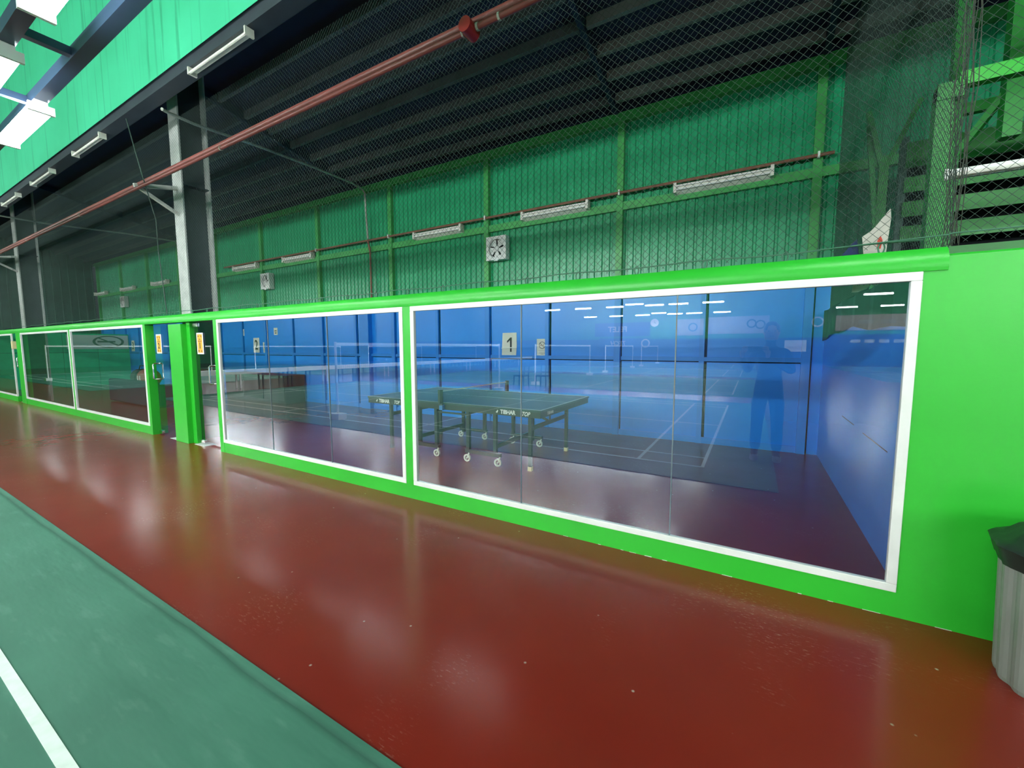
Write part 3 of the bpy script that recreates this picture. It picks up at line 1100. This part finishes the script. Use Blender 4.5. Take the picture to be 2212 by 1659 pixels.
for k in range(5):
    z = 2.30+0.245*k
    obj('board', MB().box(1.28, 5.6, 3.0+0.004*(k % 2), 3.03+0.004*(k % 2), z, z+0.15+(0.10 if k == 4 else 0)), 'green_frame', t)
obj('board_post', MB().box(1.24, 1.30, 3.03, 3.1, 0, 3.6), 'green_dark', t)
obj('board_back', MB().box(1.3, 5.6, 3.28, 3.3, 2.0, 3.4), 'cloth_dark', t)
t = thing('wall_light', (1.55, 0.60, 2.43), 'unlit white fitting behind the netting at the right edge', 'wall light')
obj('lamp_housing', MB().box(0.94, 2.2, 0.59, 0.62, 2.425, 2.478), 'white', t, bevel=0.004)
for xa in (0.935, 2.2):
    obj('end_cap', MB().box(xa-0.008, xa+0.008, 0.585, 0.625, 2.42, 2.482), 'white', t)
obj('tube', MB().tube([(0.95, 0.575, 2.44), (2.19, 0.575, 2.44)], 0.012, 8), 'dusty_white', t, smooth=True)

# cloth and cards at the partition end
m = MB()
N = 16
for k in range(N):
    y0 = 0.45+k*(3.45/N)
    y1 = y0+3.45/N
    f = lambda y: 1.60-0.025*math.sin(y*2.1)-0.015*math.sin(y*5.3)-0.05*max(0, y-3.2)
    w_ = lambda y: 0.795+0.012*math.sin(y*9)
    m.quad((w_(y0), y0, f(y0)), (w_(y1), y1, f(y1)), (w_(y1), y1, 1.92), (w_(y0), y0, 1.92))
tag(obj('dark_cloth', m, 'cloth_dark', smooth=True), 'dark ragged cloth hung over the top of the blue side wall', 'cloth')
t = thing('torn_card', (0.55, 0.16, 1.9), 'torn white card sign tucked behind the beam near its right end', 'sign')
m = MB()
up = [(0.515, 1.93), (0.50, 2.06), (0.535, 2.085), (0.555, 2.11), (0.612, 2.195), (0.617, 2.14), (0.605, 1.95)]
lo = [(0.515, 1.93), (0.605, 1.95), (0.615, 1.83), (0.60, 1.80), (0.575, 1.788), (0.555, 1.795), (0.535, 1.775), (0.50, 1.758), (0.472, 1.757), (0.478, 1.82)]
m.poly([(x, 0.16, z) for x, z in up], (0, 0.004, 0))
m.poly([(x, 0.16, z) for x, z in lo], (0, 0.004, 0))
obj('card_sheet', m, 'card', t)
obj('red_print', MB().poly([(x, 0.158, z) for x, z in ((0.568, 1.99), (0.582, 1.985), (0.588, 2.03), (0.578, 2.055), (0.566, 2.03))], (0, 0.002, 0)), 'card_red', t)
obj('card_lettering', place(text_mb('IN THE', 0.034, 0.002), face_front(0.545, 0.157, 1.803)), 'ink_grey', t)
m = MB().poly([(0.40, 0.2, 1.945), (0.50, 0.2, 1.945), (0.485, 0.2, 2.06), (0.46, 0.2, 2.03)], (0, 0.03, 0))
tag(obj('blue_rag', m, 'cloth_blue'), 'small dark blue rag on the partition top left of the torn card', 'rag')

# ================================================================== INSIDE THE GLAZED ROOM
# table tennis table
TX0, TX1, TY0, TY1, TZ = -4.70, -1.96, 1.15, 2.675, 0.76
TM = (TX0+TX1)/2
tt = thing('table_tennis_table', ((TX0+TX1)/2, (TY0+TY1)/2, 0), 'dark green table tennis table with white printed apron inside the glazed room', 'table')
for (a, b) in ((TX0, TM-0.004), (TM+0.004, TX1)):
    o = obj('table_top', MB().box(a, b, TY0, TY1, TZ-0.022, TZ), 'tt_top', tt)
    m = MB()
    z0, z1 = TZ+0.0002, TZ+0.0016
    m.box(a, b, TY0, TY0+0.02, z0, z1)
    m.box(a, b, TY1-0.02, TY1, z0, z1)
    m.box(a, b, (TY0+TY1)/2-0.0015, (TY0+TY1)/2+0.0015, z0, z1)
    e = a if a == TX0 else b-0.02
    m.box(e, e+0.02, TY0+0.02, TY1-0.02, z0, z1)
    obj('table_line', m, 'tt_line', o)
    m = MB()
    m.box(a+0.01, b-0.01, TY0+0.004, TY0+0.03, TZ-0.09, TZ-0.022)
    m.box(a+0.01, b-0.01, TY1-0.03, TY1-0.004, TZ-0.09, TZ-0.022)
    e0 = a+0.01 if a == TX0 else b-0.036
    m.box(e0, e0+0.026, TY0+0.03, TY1-0.03, TZ-0.09, TZ-0.022)
    ap = obj('apron', m, 'tt_frame', tt)
    c = (a+b)/2
    if a == TX0:
        lx1, lx2, lx0 = -4.375, -4.14, -4.52
    else:
        lx1, lx2, lx0 = -2.385, -2.155, -2.53
    obj('apron_lettering', place(text_mb('TIBHAR', 0.066, 0.002, bold=0.0022), face_front(lx1, TY0+0.003, TZ-0.052, 0.88)), 'print_white', ap)
    obj('apron_lettering', place(text_mb('TOP', 0.066, 0.002, shear=0.35, bold=0.0016), face_front(lx2, TY0+0.003, TZ-0.055, 0.8)), 'print_white', ap)
    mm = MB().poly([(lx0-0.018, TY0+0.002, TZ-0.06), (lx0+0.004, TY0+0.002, TZ-0.066), (lx0+0.016, TY0+0.002, TZ-0.04), (lx0+0.006, TY0+0.002, TZ-0.03), (lx0-0.002, TY0+0.002, TZ-0.046)], (0, 0.002, 0))
    obj('apron_emblem', mm, 'print_white', ap)
    # end lettering on the short side
    if a != TX0:
        obj('apron_lettering', place(text_mb('TIBHAR', 0.05, 0.002), lambda aa, bb, cc: (TX1-0.008+cc, TY0+0.26+aa, TZ-0.055+bb)), 'tt_line', ap)
YA, YB = 1.36, 2.44
for s in (-1, 1):
    xo = TM+s*1.13      # outer leg pair
    xm = TM+s*0.62      # folding frame
    xi = TM+s*0.26      # wheel carriage
    for y in (YA, YB):
        lg = obj('leg', MB().bar((xo, y, 0.03), (xo, y, TZ-0.03), 0.04, 0.04), 'tt_frame', tt)
        obj('foot_cap', MB().box(xo-0.024, xo+0.024, y-0.024, y+0.024, 0.0, 0.05), 'cream' if s > 0 else 'tt_frame', lg)
    obj('cross_bar', MB().bar((xo, YA, 0.50), (xo, YB, 0.50), 0.03, 0.045), 'tt_frame', tt)
    for y in (YA+0.04, YB-0.04):
        obj('frame_post', MB().bar((xm, y, 0.10), (xm, y, TZ-0.03), 0.045, 0.04), 'tt_frame', tt)
    obj('cross_bar', MB().bar((xm, YA+0.04, 0.22), (xm, YB-0.04, 0.22), 0.03, 0.05), 'tt_frame', tt)
    obj('fold_brace', MB().bar((xo, (YA+YB)/2, 0.50), (xm, (YA+YB)/2, TZ-0.05), 0.025, 0.025), 'tt_frame', tt)
    for y in (YA-0.03, YB+0.03):
        po = obj('carriage_post', MB().bar((xi, y, 0.12), (xi, y, TZ-0.04), 0.045, 0.045), 'tt_frame', tt)
    for y in (YA-0.03, YB+0.03):
        cf = obj('carriage_foot', MB().bar((TM+s*0.22, y, 0.135), (TM+s*0.74, y, 0.135), 0.05, 0.045), 'tt_frame', tt)
        for xw in (TM+s*0.25, TM+s*0.71):
            wh = MB()
            for rr0, rr1 in ((0.030, 0.048),):
                wh.add(move(ring_mb(rr0, rr1, 18, -0.012, 0.012), xw, y-0.02, 0.05))
            wh.add(move(ring_mb(0.002, 0.012, 10, -0.008, 0.008), xw, y-0.02, 0.05))
            wh.bar((xw, y-0.02, 0.05), (xw+0.03, y-0.02, 0.12), 0.012, 0.016)
            obj('caster_wheel', wh, 'rubber_white', cf)
    obj('carriage_bar', MB().bar((xi, YA, 0.62), (xi, YB, 0.62), 0.03, 0.03), 'tt_frame', tt)
obj('link_bar', MB().bar((TM-0.26, YA-0.03, 0.60), (TM+0.26, YA-0.03, 0.60), 0.02, 0.02), 'tt_frame', tt)
obj('lock_lever', MB().bar((TM+0.99, YA+0.3, 0.62), (TM+1.10, YA+0.1, 0.52), 0.02, 0.02), 'red_valve', tt)
# table net
tn = thing('table_net', (TM, 1.9, TZ), 'low dark table tennis net with posts across the table', 'net')
for y, nm in ((TY0-0.045, 0), (TY1+0.045, 1)):
    po = obj('net_post', MB().box(TM-0.018, TM+0.018, y-0.03, y+0.03, TZ-0.01, TZ+0.165), 'tt_frame', tn, bevel=0.004)
    s = 1 if nm == 0 else -1
    obj('net_clamp', MB().box(TM-0.025, TM+0.025, min(y, y+s*0.06), max(y, y+s*0.06), TZ-0.09, TZ-0.035), 'clamp_blue', po)
obj('net_tape', MB().box(TM-0.004, TM+0.004, TY0-0.03, TY1+0.03, TZ+0.138, TZ+0.152), 'tt_line', tn)
m = MB()
for k in range(100):
    y = TY0+(TY1-TY0)*k/99
    m.tube([(TM, y, TZ+0.004), (TM, y, TZ+0.138)], 0.0013, 3, False)
for k in range(9):
    z = TZ+0.01+0.128*k/8
    m.tube([(TM, TY0-0.03, z), (TM, TY1+0.03, z)], 0.0013, 3, False)
obj('net_mesh', m, 'tt_frame', tn, kind='stuff')


# papers on the blue wall
def number_sheet(x0, x1, z0, z1, txt, size, label):
    y = BW-0.010
    t = thing('number_sheet', ((x0+x1)/2, y, z0), label, 'sign', 'printed table number sheets')
    cx = (x0+x1)/2
    obj('paper_sheet', MB().poly([(x0, y, z1), (x1-0.005, y, z1+0.003), (x1, y, (z0+z1)/2), (x1-0.015, y-0.006, z0-0.005), (x0-0.018, y-0.006, z0), (x0-0.012, y, (z0+z1)/2)], (0, 0.003, 0)), 'paper', t)
    if txt == '1':
        zc = (z0+z1)/2
        g = MB().poly([(cx+a, y-0.010, zc+b) for a, b in ((0.012, -0.135), (0.047, -0.135), (0.047, 0.135), (0.018, 0.135), (-0.052, 0.07), (-0.052, 0.035), (0.012, 0.085))], (0, 0.003, 0))
        obj('numeral', g, 'ink', t)
    else:
        obj('numeral', place(text_mb(txt, size, 0.003, bold=0.004), face_front(cx, y-0.008, (z0+z1)/2, 0.85, 1.0)), 'ink', t)
    obj('tape_strip', MB().bar((x0-0.02, y-0.011, z0+0.155), (x1+0.004, y-0.011, z0+0.17), 0.002, 0.016), 'tape', t)


def smoke_sheet(x0, x1, z0, z1, label):
    y = BW-0.010
    t = thing('no_smoking_sheet', ((x0+x1)/2, y, z0), label, 'sign', 'no smoking sheets')
    cx = (x0+x1)/2
    zc = z1-0.115
    obj('paper_sheet', MB().box(x0, x1, y, y+0.003, z0, z1), 'paper', t)
    m = move(ring_mb(0.054, 0.064, 28, -0.003, 0.0), cx, y, zc)
    m.bar((cx-0.04, y-0.002, zc+0.04), (cx+0.04, y-0.002, zc-0.04), 0.002, 0.009)
    obj('prohibition_ring', m, 'ink_grey', t)
    m = MB().box(cx-0.042, cx+0.02, y-0.002, y, zc-0.011, zc+0.004).box(cx+0.024, cx+0.036, y-0.002, y, zc-0.011, zc+0.004)
    m.bar((cx+0.03, y-0.001, zc+0.008), (cx+0.022, y-0.001, zc+0.03), 0.002, 0.006)
    obj('cigarette_mark', m, 'brown_ink', t)
    m = MB().box(cx-0.07, cx+0.07, y-0.002, y, zc-0.108, zc-0.104).box(cx-0.065, cx+0.065, y-0.002, y, zc-0.142, zc-0.136).box(cx-0.03, cx+0.03, y-0.002, y, zc-0.165, zc-0.160)
    obj('caption_print', m, 'ink_grey', t)
    obj('tape_strip', MB().box(cx-0.08, cx+0.11, y-0.004, y-0.002, zc-0.128, zc-0.114), 'tape', t)


number_sheet(-4.13, -3.82, 1.275, 1.72, '1', 0.40, 'white paper with black numeral one taped to the blue wall behind the tennis table')
smoke_sheet(-3.40, -3.185, 1.275, 1.60, 'nearest no smoking paper, behind the tennis table in the first window')
number_sheet(-12.77, -12.46, 1.29, 1.73, '2', 0.40, 'white paper with black numeral two seen through the second window')
smoke_sheet(-12.28, -12.07, 1.29, 1.60, 'middle no smoking paper, behind a pane joint of the second window')
number_sheet(-21.75, -21.44, 1.29, 1.73, '3', 0.40, 'white paper with numeral three at the far left end of the blue wall')
smoke_sheet(-20.55, -20.33, 1.29, 1.60, 'farthest no smoking paper, beside the left window edge by the door')
for x, nm in ((-13.35, 'left'), (-11.62, 'right')):
    t = thing('wall_notice', (x, BW-0.01, 1.86), 'small pale notice high on the blue wall, %s of the pair above numeral two' % nm, 'notice')
    obj('paper_sheet', MB().box(x-0.09, x+0.09, BW-0.006, BW-0.003, 1.80, 2.0), 'paper', t)
    obj('notice_print', MB().box(x-0.05, x+0.05, BW-0.008, BW-0.006, 1.90, 1.93).box(x-0.04, x+0.04, BW-0.008, BW-0.006, 1.84, 1.87), 'ink_grey', t)
# large no smoking board on the green divider
t = thing('no_smoking_board', (-21.88, 3.0, 1.4), 'pale board with a dark crossed ring on the green divider wall', 'sign')
obj('board_sheet', MB().box(-21.895, -21.88, 2.1, 3.84, 1.40, 1.93), 'paper', t)
rg = ring_mb(0.19, 0.23, 28, -0.003, 0.0)
rg.bar((-0.15, -0.002, 0.15), (0.15, -0.002, -0.15), 0.002, 0.035)
rg.box(-0.16, 0.10, -0.002, 0, -0.03, 0.03)
obj('crossed_ring', place(rg, lambda a, b, c: (-21.877-b, 3.25+a*2.0, 1.68+c)), 'ink_grey', t)
obj('switch_box', MB().box(-17.0, -16.86, -0.04, 0.05, 1.42, 1.62), 'cream', None, bevel=0.006)
tag(bpy.context.scene.objects['switch_box'], 'small cream switch box on the partition post at the far left', 'switch')

# sofa with red bag, low dark cabinet
sx0, sx1, sy0, sy1 = -15.1, -12.35, 1.3, 2.0
t = thing('sofa', ((sx0+sx1)/2, 1.6, 0), 'navy vinyl sofa behind the left window', 'sofa')
obj('seat', MB().box(sx0+0.15, sx1-0.15, sy0+0.03, sy1-0.15, 0.05, 0.40), 'navy', t, bevel=0.03)
obj('backrest', MB().box(sx0, sx1, sy0-0.02, sy0+0.16, 0.02, 0.62), 'navy', t, bevel=0.04)
for a in (sx0, sx1-0.17):
    obj('armrest', MB().box(a, a+0.17, sy0+0.1, sy1, 0.02, 0.55), 'navy', t, bevel=0.04)
t = thing('sports_bag', (-13.9, 1.55, 0.4), 'red and black bag lying on the navy sofa', 'bag')
m = MB().lathe([(0.10, -0.40), (0.20, -0.36), (0.24, -0.15), (0.24, 0.15), (0.20, 0.36), (0.10, 0.40)], 14)
obj('bag_body', place(m, lambda a, b, c: (-13.75+c*0.8, 1.72+a*0.85, 0.66+b)), 'bag_red', t, smooth=True)
m = MB().lathe([(0.10, -0.22), (0.22, -0.20), (0.24, 0.2), (0.10, 0.22)], 14)
obj('bag_end', place(m, lambda a, b, c: (-14.25+c*0.8, 1.72+a*0.85, 0.65+b)), 'cloth_dark', t, smooth=True)
m = MB().tube([(-14.0, 1.6, 0.86), (-13.9, 1.6, 0.98), (-13.6, 1.6, 0.98), (-13.5, 1.6, 0.86)], 0.014, 6)
obj('bag_handle', m, 'cloth_dark', t)
m = MB().box(-13.86, -13.83, 1.505, 1.52, 0.60, 0.72).box(-13.72, -13.69, 1.505, 1.52, 0.60, 0.72)
obj('bag_mark', m, 'white', t)
t = thing('low_cabinet', (-11.6, 3.5, 0), 'long low dark cabinet against the blue wall under the numeral 2', 'cabinet')
for k in range(3):
    a = -13.2+k*0.97
    obj('cabinet_door', MB().box(a+0.01, a+0.95, 3.285, 3.30, 0.08, 0.68), 'cab_dark', t, bevel=0.004)
obj('cabinet_body', MB().box(-13.2, -10.3, 3.3, 3.84, 0.0, 0.70), 'cloth_dark', t)
obj('cabinet_top', MB().box(-13.22, -10.28, 3.27, 3.85, 0.70, 0.73), 'cab_dark', t)

# ================================================================== BIN
bx, by = 1.235, -0.30
t = thing('trash_bin', (bx, by, 0), 'grey ribbed round bin with black lid at the right edge by the green wall', 'bin')
NB = 96
prof = [(0.222, 0.0), (0.228, 0.02), (0.243, 0.53), (0.245, 0.555)]
obj('bin_body', MB().lathe(prof, NB, (bx, by, 0), rib=lambda j: 0.011*(1 if (j % 6) in (0, 1) else (0.6 if (j % 6) in (2, 5) else 0))), 'bin_grey', t)
m = MB()
NL_ = 48
rings = []
for (r, z) in [(0.262, 0.525), (0.268, 0.545), (0.278, 0.58), (0.287, 0.605), (0.276, 0.617), (0.245, 0.625), (0.20, 0.675), (0.12, 0.705), (0.03, 0.71)]:
    rings.append((r, z))
m.lathe(rings, NL_, (bx, by, 0), rib=lambda j: 0.006*math.sin(j*1.05)+0.004*math.sin(j*2.3))
obj('bin_lid', m, 'bin_lid', t, smooth=True)

# ================================================================== SEEN IN THE GLASS ONLY
# benches beside the middle courts
bn = None
for k in range(7):
    y = -4.9-3.45*k
    lab = 'long white topped bench on dark legs in the hall, number %s from the glass' % ['one', 'two', 'three', 'four', 'five', 'six', 'seven'][k]
    if bn is None:
        x = -15.8
        bn = thing('bench', (x, y, 0), lab, 'bench', 'white benches between the courts')
        obj('bench_top', MB().box(x-0.18, x+0.18, y-1.7, y+1.7, 0.50, 0.66), 'white', bn, bevel=0.01)
        for dy in (-1.55, -0.78, 0.0, 0.78, 1.55):
            for dx in (-0.14, 0.14):
                obj('leg', MB().box(x+dx-0.022, x+dx+0.022, y+dy-0.022, y+dy+0.022, 0.0, 0.50), 'ink' if dy != 0 else 'white', bn)
    else:
        copy_tree(bn, (-15.8, y, 0.007), lab)
bn.location.z = 0.007
# bar chairs
ch = None
for (x, y, nm) in ((-6.9, -9.65, 'left'), (-6.2, -9.95, 'right')):
    lab = 'thin legged dark chair standing between the courts, %s of a pair' % nm
    if ch is None:
        ch = thing('chair', (x, y, 0), lab, 'chair', 'dark chairs between the courts')
        obj('seat', MB().box(x-0.2, x+0.2, y-0.2, y+0.2, 0.44, 0.48), 'cloth_dark', ch)
        for dx in (-0.18, 0.18):
            for dy in (-0.18, 0.18):
                obj('leg', MB().bar((x+dx*1.1, y+dy*1.1, 0), (x+dx, y+dy, 0.46), 0.03, 0.03), 'cloth_dark', ch)
        m = MB()
        for dx in (-0.18, 0.0, 0.18):
            m.bar((x+dx, y-0.19, 0.46), (x+dx, y-0.24, 0.88), 0.03, 0.03)
        m.bar((x-0.19, y-0.24, 0.86), (x+0.19, y-0.24, 0.86), 0.03, 0.06)
        obj('backrest', m, 'cloth_dark', ch)
    else:
        copy_tree(ch, (x, y, 0.007), lab)
ch.location.z = 0.007


# banners on the far wall
def banner(x0, x1, z0, z1, mt, label, txt=None, tx=0, size=0.5, ink='print_white', shear=0.0, emblem=None):
    y = -38.42
    t = thing('banner', ((x0+x1)/2, y, z0), label, 'banner')
    obj('banner_sheet', MB().box(x0, x1, y-0.02, y, z0, z1), mt, t)
    if txt:
        obj('banner_lettering', place(text_mb(txt, size, 0.01, shear=shear, bold=size*0.02), face_back((x0+x1)/2+tx, y+0.01, (z0+z1)/2)), ink, t)
    if emblem:
        ex_, er, mk = emblem
        obj('banner_emblem', place(ring_mb(er*0.72, er, 24, -0.004, 0.004), lambda a, b, c: (ex_+a, y+0.01+b, (z0+z1)/2+c)), mk, t)
    return t


banner(-14.1, -8.6, 2.5, 3.85, 'banner_blue', 'blue banner with white FELET lettering on the far hall wall', 'FELET', -0.4, 0.75)
banner(-13.6, -8.6, 1.3, 2.3, 'banner_blue', 'low blue banner with slanted TECH lettering on the far hall wall', 'TECH', -0.5, 0.6, shear=0.3, emblem=(-9.0, 0.42, 'print_white'))
banner(-6.2, -3.9, 2.5, 4.0, 'banner_pale', 'small pale banner with dark ring on the far hall wall', emblem=(-4.8, 0.4, 'banner_blue'))
tb = banner(-3.55, 1.15, 2.6, 4.1, 'banner_pale', 'long pale banner with twin dark rings on the far hall wall', emblem=(0.5, 0.38, 'ink'))
obj('banner_emblem', place(ring_mb(0.26, 0.38, 24, -0.004, 0.004), lambda a, b, c: (-0.15+a, -38.41+b, 3.45+c)), 'ink', tb)
banner(2.3, 3.8, 1.05, 2.0, 'white', 'plain white board on the far hall wall')
tb = banner(5.2, 11.0, 1.15, 2.4, 'banner_blue', 'low blue banner with pale bars on the far hall wall')
for k in range(5):
    obj('banner_bar', MB().box(6.6+k*0.85, 7.2+k*0.85, -38.415, -38.41, 1.75, 2.0), 'banner_pale', tb)
tb = banner(5.6, 11.0, 2.7, 3.9, 'steel_grey', 'upper grey banner with pale bars on the far hall wall')
for k in range(3):
    obj('banner_bar', MB().box(7.0+k*1.3, 7.9+k*1.3, -38.415, -38.41, 3.2, 3.5), 'banner_pale', tb)
tb = banner(4.0, 4.9, 3.0, 3.9, 'hall_wall', 'round white club emblem on the far hall wall', emblem=(4.45, 0.42, 'print_white'))
t = thing('wall_clock', (-8.2, -38.45, 3.7), 'round white wall clock above the banners on the far wall', 'clock')
obj('clock_face', place(MB().lathe([(0.38, 0), (0.38, 0.05)], 24), lambda a, b, c: (-8.2+a, -38.47+c, 3.75+b)), 'white', t)
obj('clock_hand', MB().bar((-8.2, -38.40, 3.75), (-8.2, -38.40, 4.0), 0.02, 0.03).bar((-8.2, -38.40, 3.75), (-8.05, -38.40, 3.7), 0.02, 0.03), 'ink', t)


# ================================================================== PHOTOGRAPHER (mirrored in the glass)
def skin_obj(name, verts, edges, radii, root, material, parent, sub=2):
    off = wloc(parent)
    me = bpy.data.meshes.new(name)
    me.from_pydata([tuple(Vector(v)-off) for v in verts], edges, [])
    o = bpy.data.objects.new(name, me)
    COL.objects.link(o)
    o.parent = parent
    me.materials.append(M[material])
    sk = o.modifiers.new('skin', 'SKIN')
    sk.use_smooth_shade = True
    if not me.skin_vertices:
        me.attributes.new('skin', 'FLOAT', 'POINT')
    for i, d in enumerate(me.skin_vertices[0].data):
        rr_ = radii[i]
        d.radius = rr_ if isinstance(rr_, tuple) else (rr_, rr_)
        d.use_root = (i == root)
    sb = o.modifiers.new('sub', 'SUBSURF')
    sb.levels = sub
    sb.render_levels = sub
    return o


px, py = 0.20, -3.30
pt = thing('person', (px, py, 0), 'person in dark shirt and trousers holding up a phone, mirrored in the glass', 'person')
V, E, Rr = [], [], []


def jv(p, r, link=None):
    V.append(p)
    Rr.append(r)
    if link is not None:
        E.append((link, len(V)-1))
    return len(V)-1


pel = jv((px, py, 0.94), (0.15, 0.11))
wai = jv((px, py, 1.10), (0.135, 0.10), pel)
che = jv((px, py+0.01, 1.30), (0.155, 0.11), wai)
nb = jv((px, py+0.0, 1.43), (0.075, 0.07), che)
nk = jv((px, py+0.02, 1.50), 0.055, nb)
hd1 = jv((px, py+0.04, 1.565), (0.07, 0.085), nk)
hd2 = jv((px, py+0.035, 1.65), (0.076, 0.092), hd1)
hd3 = jv((px, py+0.03, 1.695), (0.055, 0.065), hd2)
HANDS = {1: (0.135, -2.945, 1.40), -1: (-0.075, -2.955, 1.40)}
for s in (1, -1):
    sh = jv((px+s*0.175, py, 1.39), 0.062, che)
    el = jv((px+s*0.24, py+0.10, 1.13), 0.046, sh)
    hx, hy, hz = HANDS[s]
    wr_ = jv((hx+s*0.03, hy-0.05, hz-0.09), 0.028, el)
    hip = jv((px+s*0.09, py, 0.87), 0.092, pel)
    kn = jv((px+s*0.11, py+0.015, 0.48), 0.062, hip)
    an = jv((px+s*0.12, py-0.01, 0.09), 0.042, kn)
    tp = jv((px+s*0.13, py+0.13, 0.045), 0.036, an)
body = skin_obj('body', V, E, Rr, 0, 'shirt', pt)


def shade_body(o):
    for mn in ('skin', 'trousers', 'shoe'):
        o.data.materials.append(M[mn])


# clothing: trousers and hair as children, face and hands skin coloured
for s in (1, -1):
    V2 = [(px, py, 0.97), (px+s*0.09, py, 0.87), (px+s*0.11, py+0.015, 0.48), (px+s*0.12, py-0.01, 0.10)]
    skin_obj('trouser_leg', V2, [(0, 1), (1, 2), (2, 3)], [(0.12, 0.115), 0.10, 0.074, 0.062], 1, 'trousers', pt, 1)
    sm = MB().lathe([(0.03, 0), (0.05, 0.005), (0.048, 0.05), (0.03, 0.075)], 14)
    obj('shoe', place(sm, lambda a, b, c: (px+s*0.125+a, py+0.05+b*2.6, c)), 'shoe', pt, smooth=True)
    hx, hy, hz = HANDS[s]
    hv = [(hx+s*0.03, hy-0.05, hz-0.09), (hx+s*0.03, hy-0.02, hz-0.03), (hx+s*0.03, hy-0.005, hz+0.01)]
    he = [(0, 1), (1, 2)]
    hrad = [0.024, (0.030, 0.017), (0.030, 0.014)]
    ho = skin_obj('hand', hv, he, hrad, 0, 'skin', pt, 1)
    for f, (dz, ln_) in enumerate(((0.045, 0.060), (0.025, 0.068), (0.004, 0.064), (-0.016, 0.050))):
        fv = [(hx+s*0.028, hy-0.008, hz-0.005+dz*0.5), (hx+s*0.030, hy+0.022, hz+dz*0.8), (hx+s*0.005, hy+0.034, hz+dz), (hx-s*(ln_-0.035), hy+0.030, hz+dz)]
        skin_obj('finger', fv, [(0, 1), (1, 2), (2, 3)], [0.009, 0.009, 0.008, 0.0065], 0, 'skin', ho, 1)
    tv = [(hx+s*0.03, hy-0.02, hz-0.04), (hx+s*0.008, hy-0.022, hz-0.02), (hx-s*0.012, hy-0.012, hz+0.005)]
    skin_obj('thumb', tv, [(0, 1), (1, 2)], [0.012, 0.010, 0.008], 0, 'skin', ho, 1)
hm = MB().lathe([(0.03, -0.105), (0.075, -0.085), (0.086, -0.03), (0.088, 0.02), (0.075, 0.07), (0.04, 0.10), (0.01, 0.108)], 20)
obj('head_skin', place(hm, lambda a, b, c: (px+a*0.93, py+0.045+b*1.08, 1.625+c*1.02)), 'skin', pt, smooth=True)
hh = MB().lathe([(0.094, 0.0), (0.096, 0.035), (0.086, 0.08), (0.05, 0.115), (0.012, 0.124)], 20)
obj('hair', place(hh, lambda a, b, c: (px+a*0.95, py+0.03+b*1.08, 1.635+c-0.25*b)), 'hair', pt, smooth=True)
m = MB().lathe([(0.006, 0.0), (0.016, -0.03), (0.010, -0.042)], 8)
obj('nose', place(m, lambda a, b, c: (px+a, py+0.138+b, 1.635+c)), 'skin', pt, smooth=True)
for s in (1, -1):
    e = MB().lathe([(0.002, -0.012), (0.012, 0.0), (0.002, 0.012)], 10)
    obj('eye', place(e, lambda a, b, c: (px+s*0.032+a*1.2, py+0.130+b*0.5, 1.64+c*0.6)), 'ink', pt, smooth=True)
    e = MB().lathe([(0.004, -0.03), (0.018, 0.0), (0.004, 0.03)], 10)
    obj('ear', place(e, lambda a, b, c: (px+s*0.084+a*0.5, py+0.04+b, 1.625+c)), 'skin', pt, smooth=True)
obj('mouth', MB().box(px-0.022, px+0.022, py+0.128, py+0.134, 1.572, 1.578), 'brown_ink', pt)
ph = thing('phone', (0.03, -2.905, 1.40), 'black phone held up in both hands, mirrored in the glass', 'phone')
obj('phone_body', MB().box(-0.045, 0.105, -2.915, -2.907, 1.385, 1.462), 'ink', ph, bevel=0.003)
obj('phone_screen', MB().box(-0.040, 0.100, -2.9165, -2.9155, 1.390, 1.457), 'ink_grey', ph)
pt.location.z = 0.0065
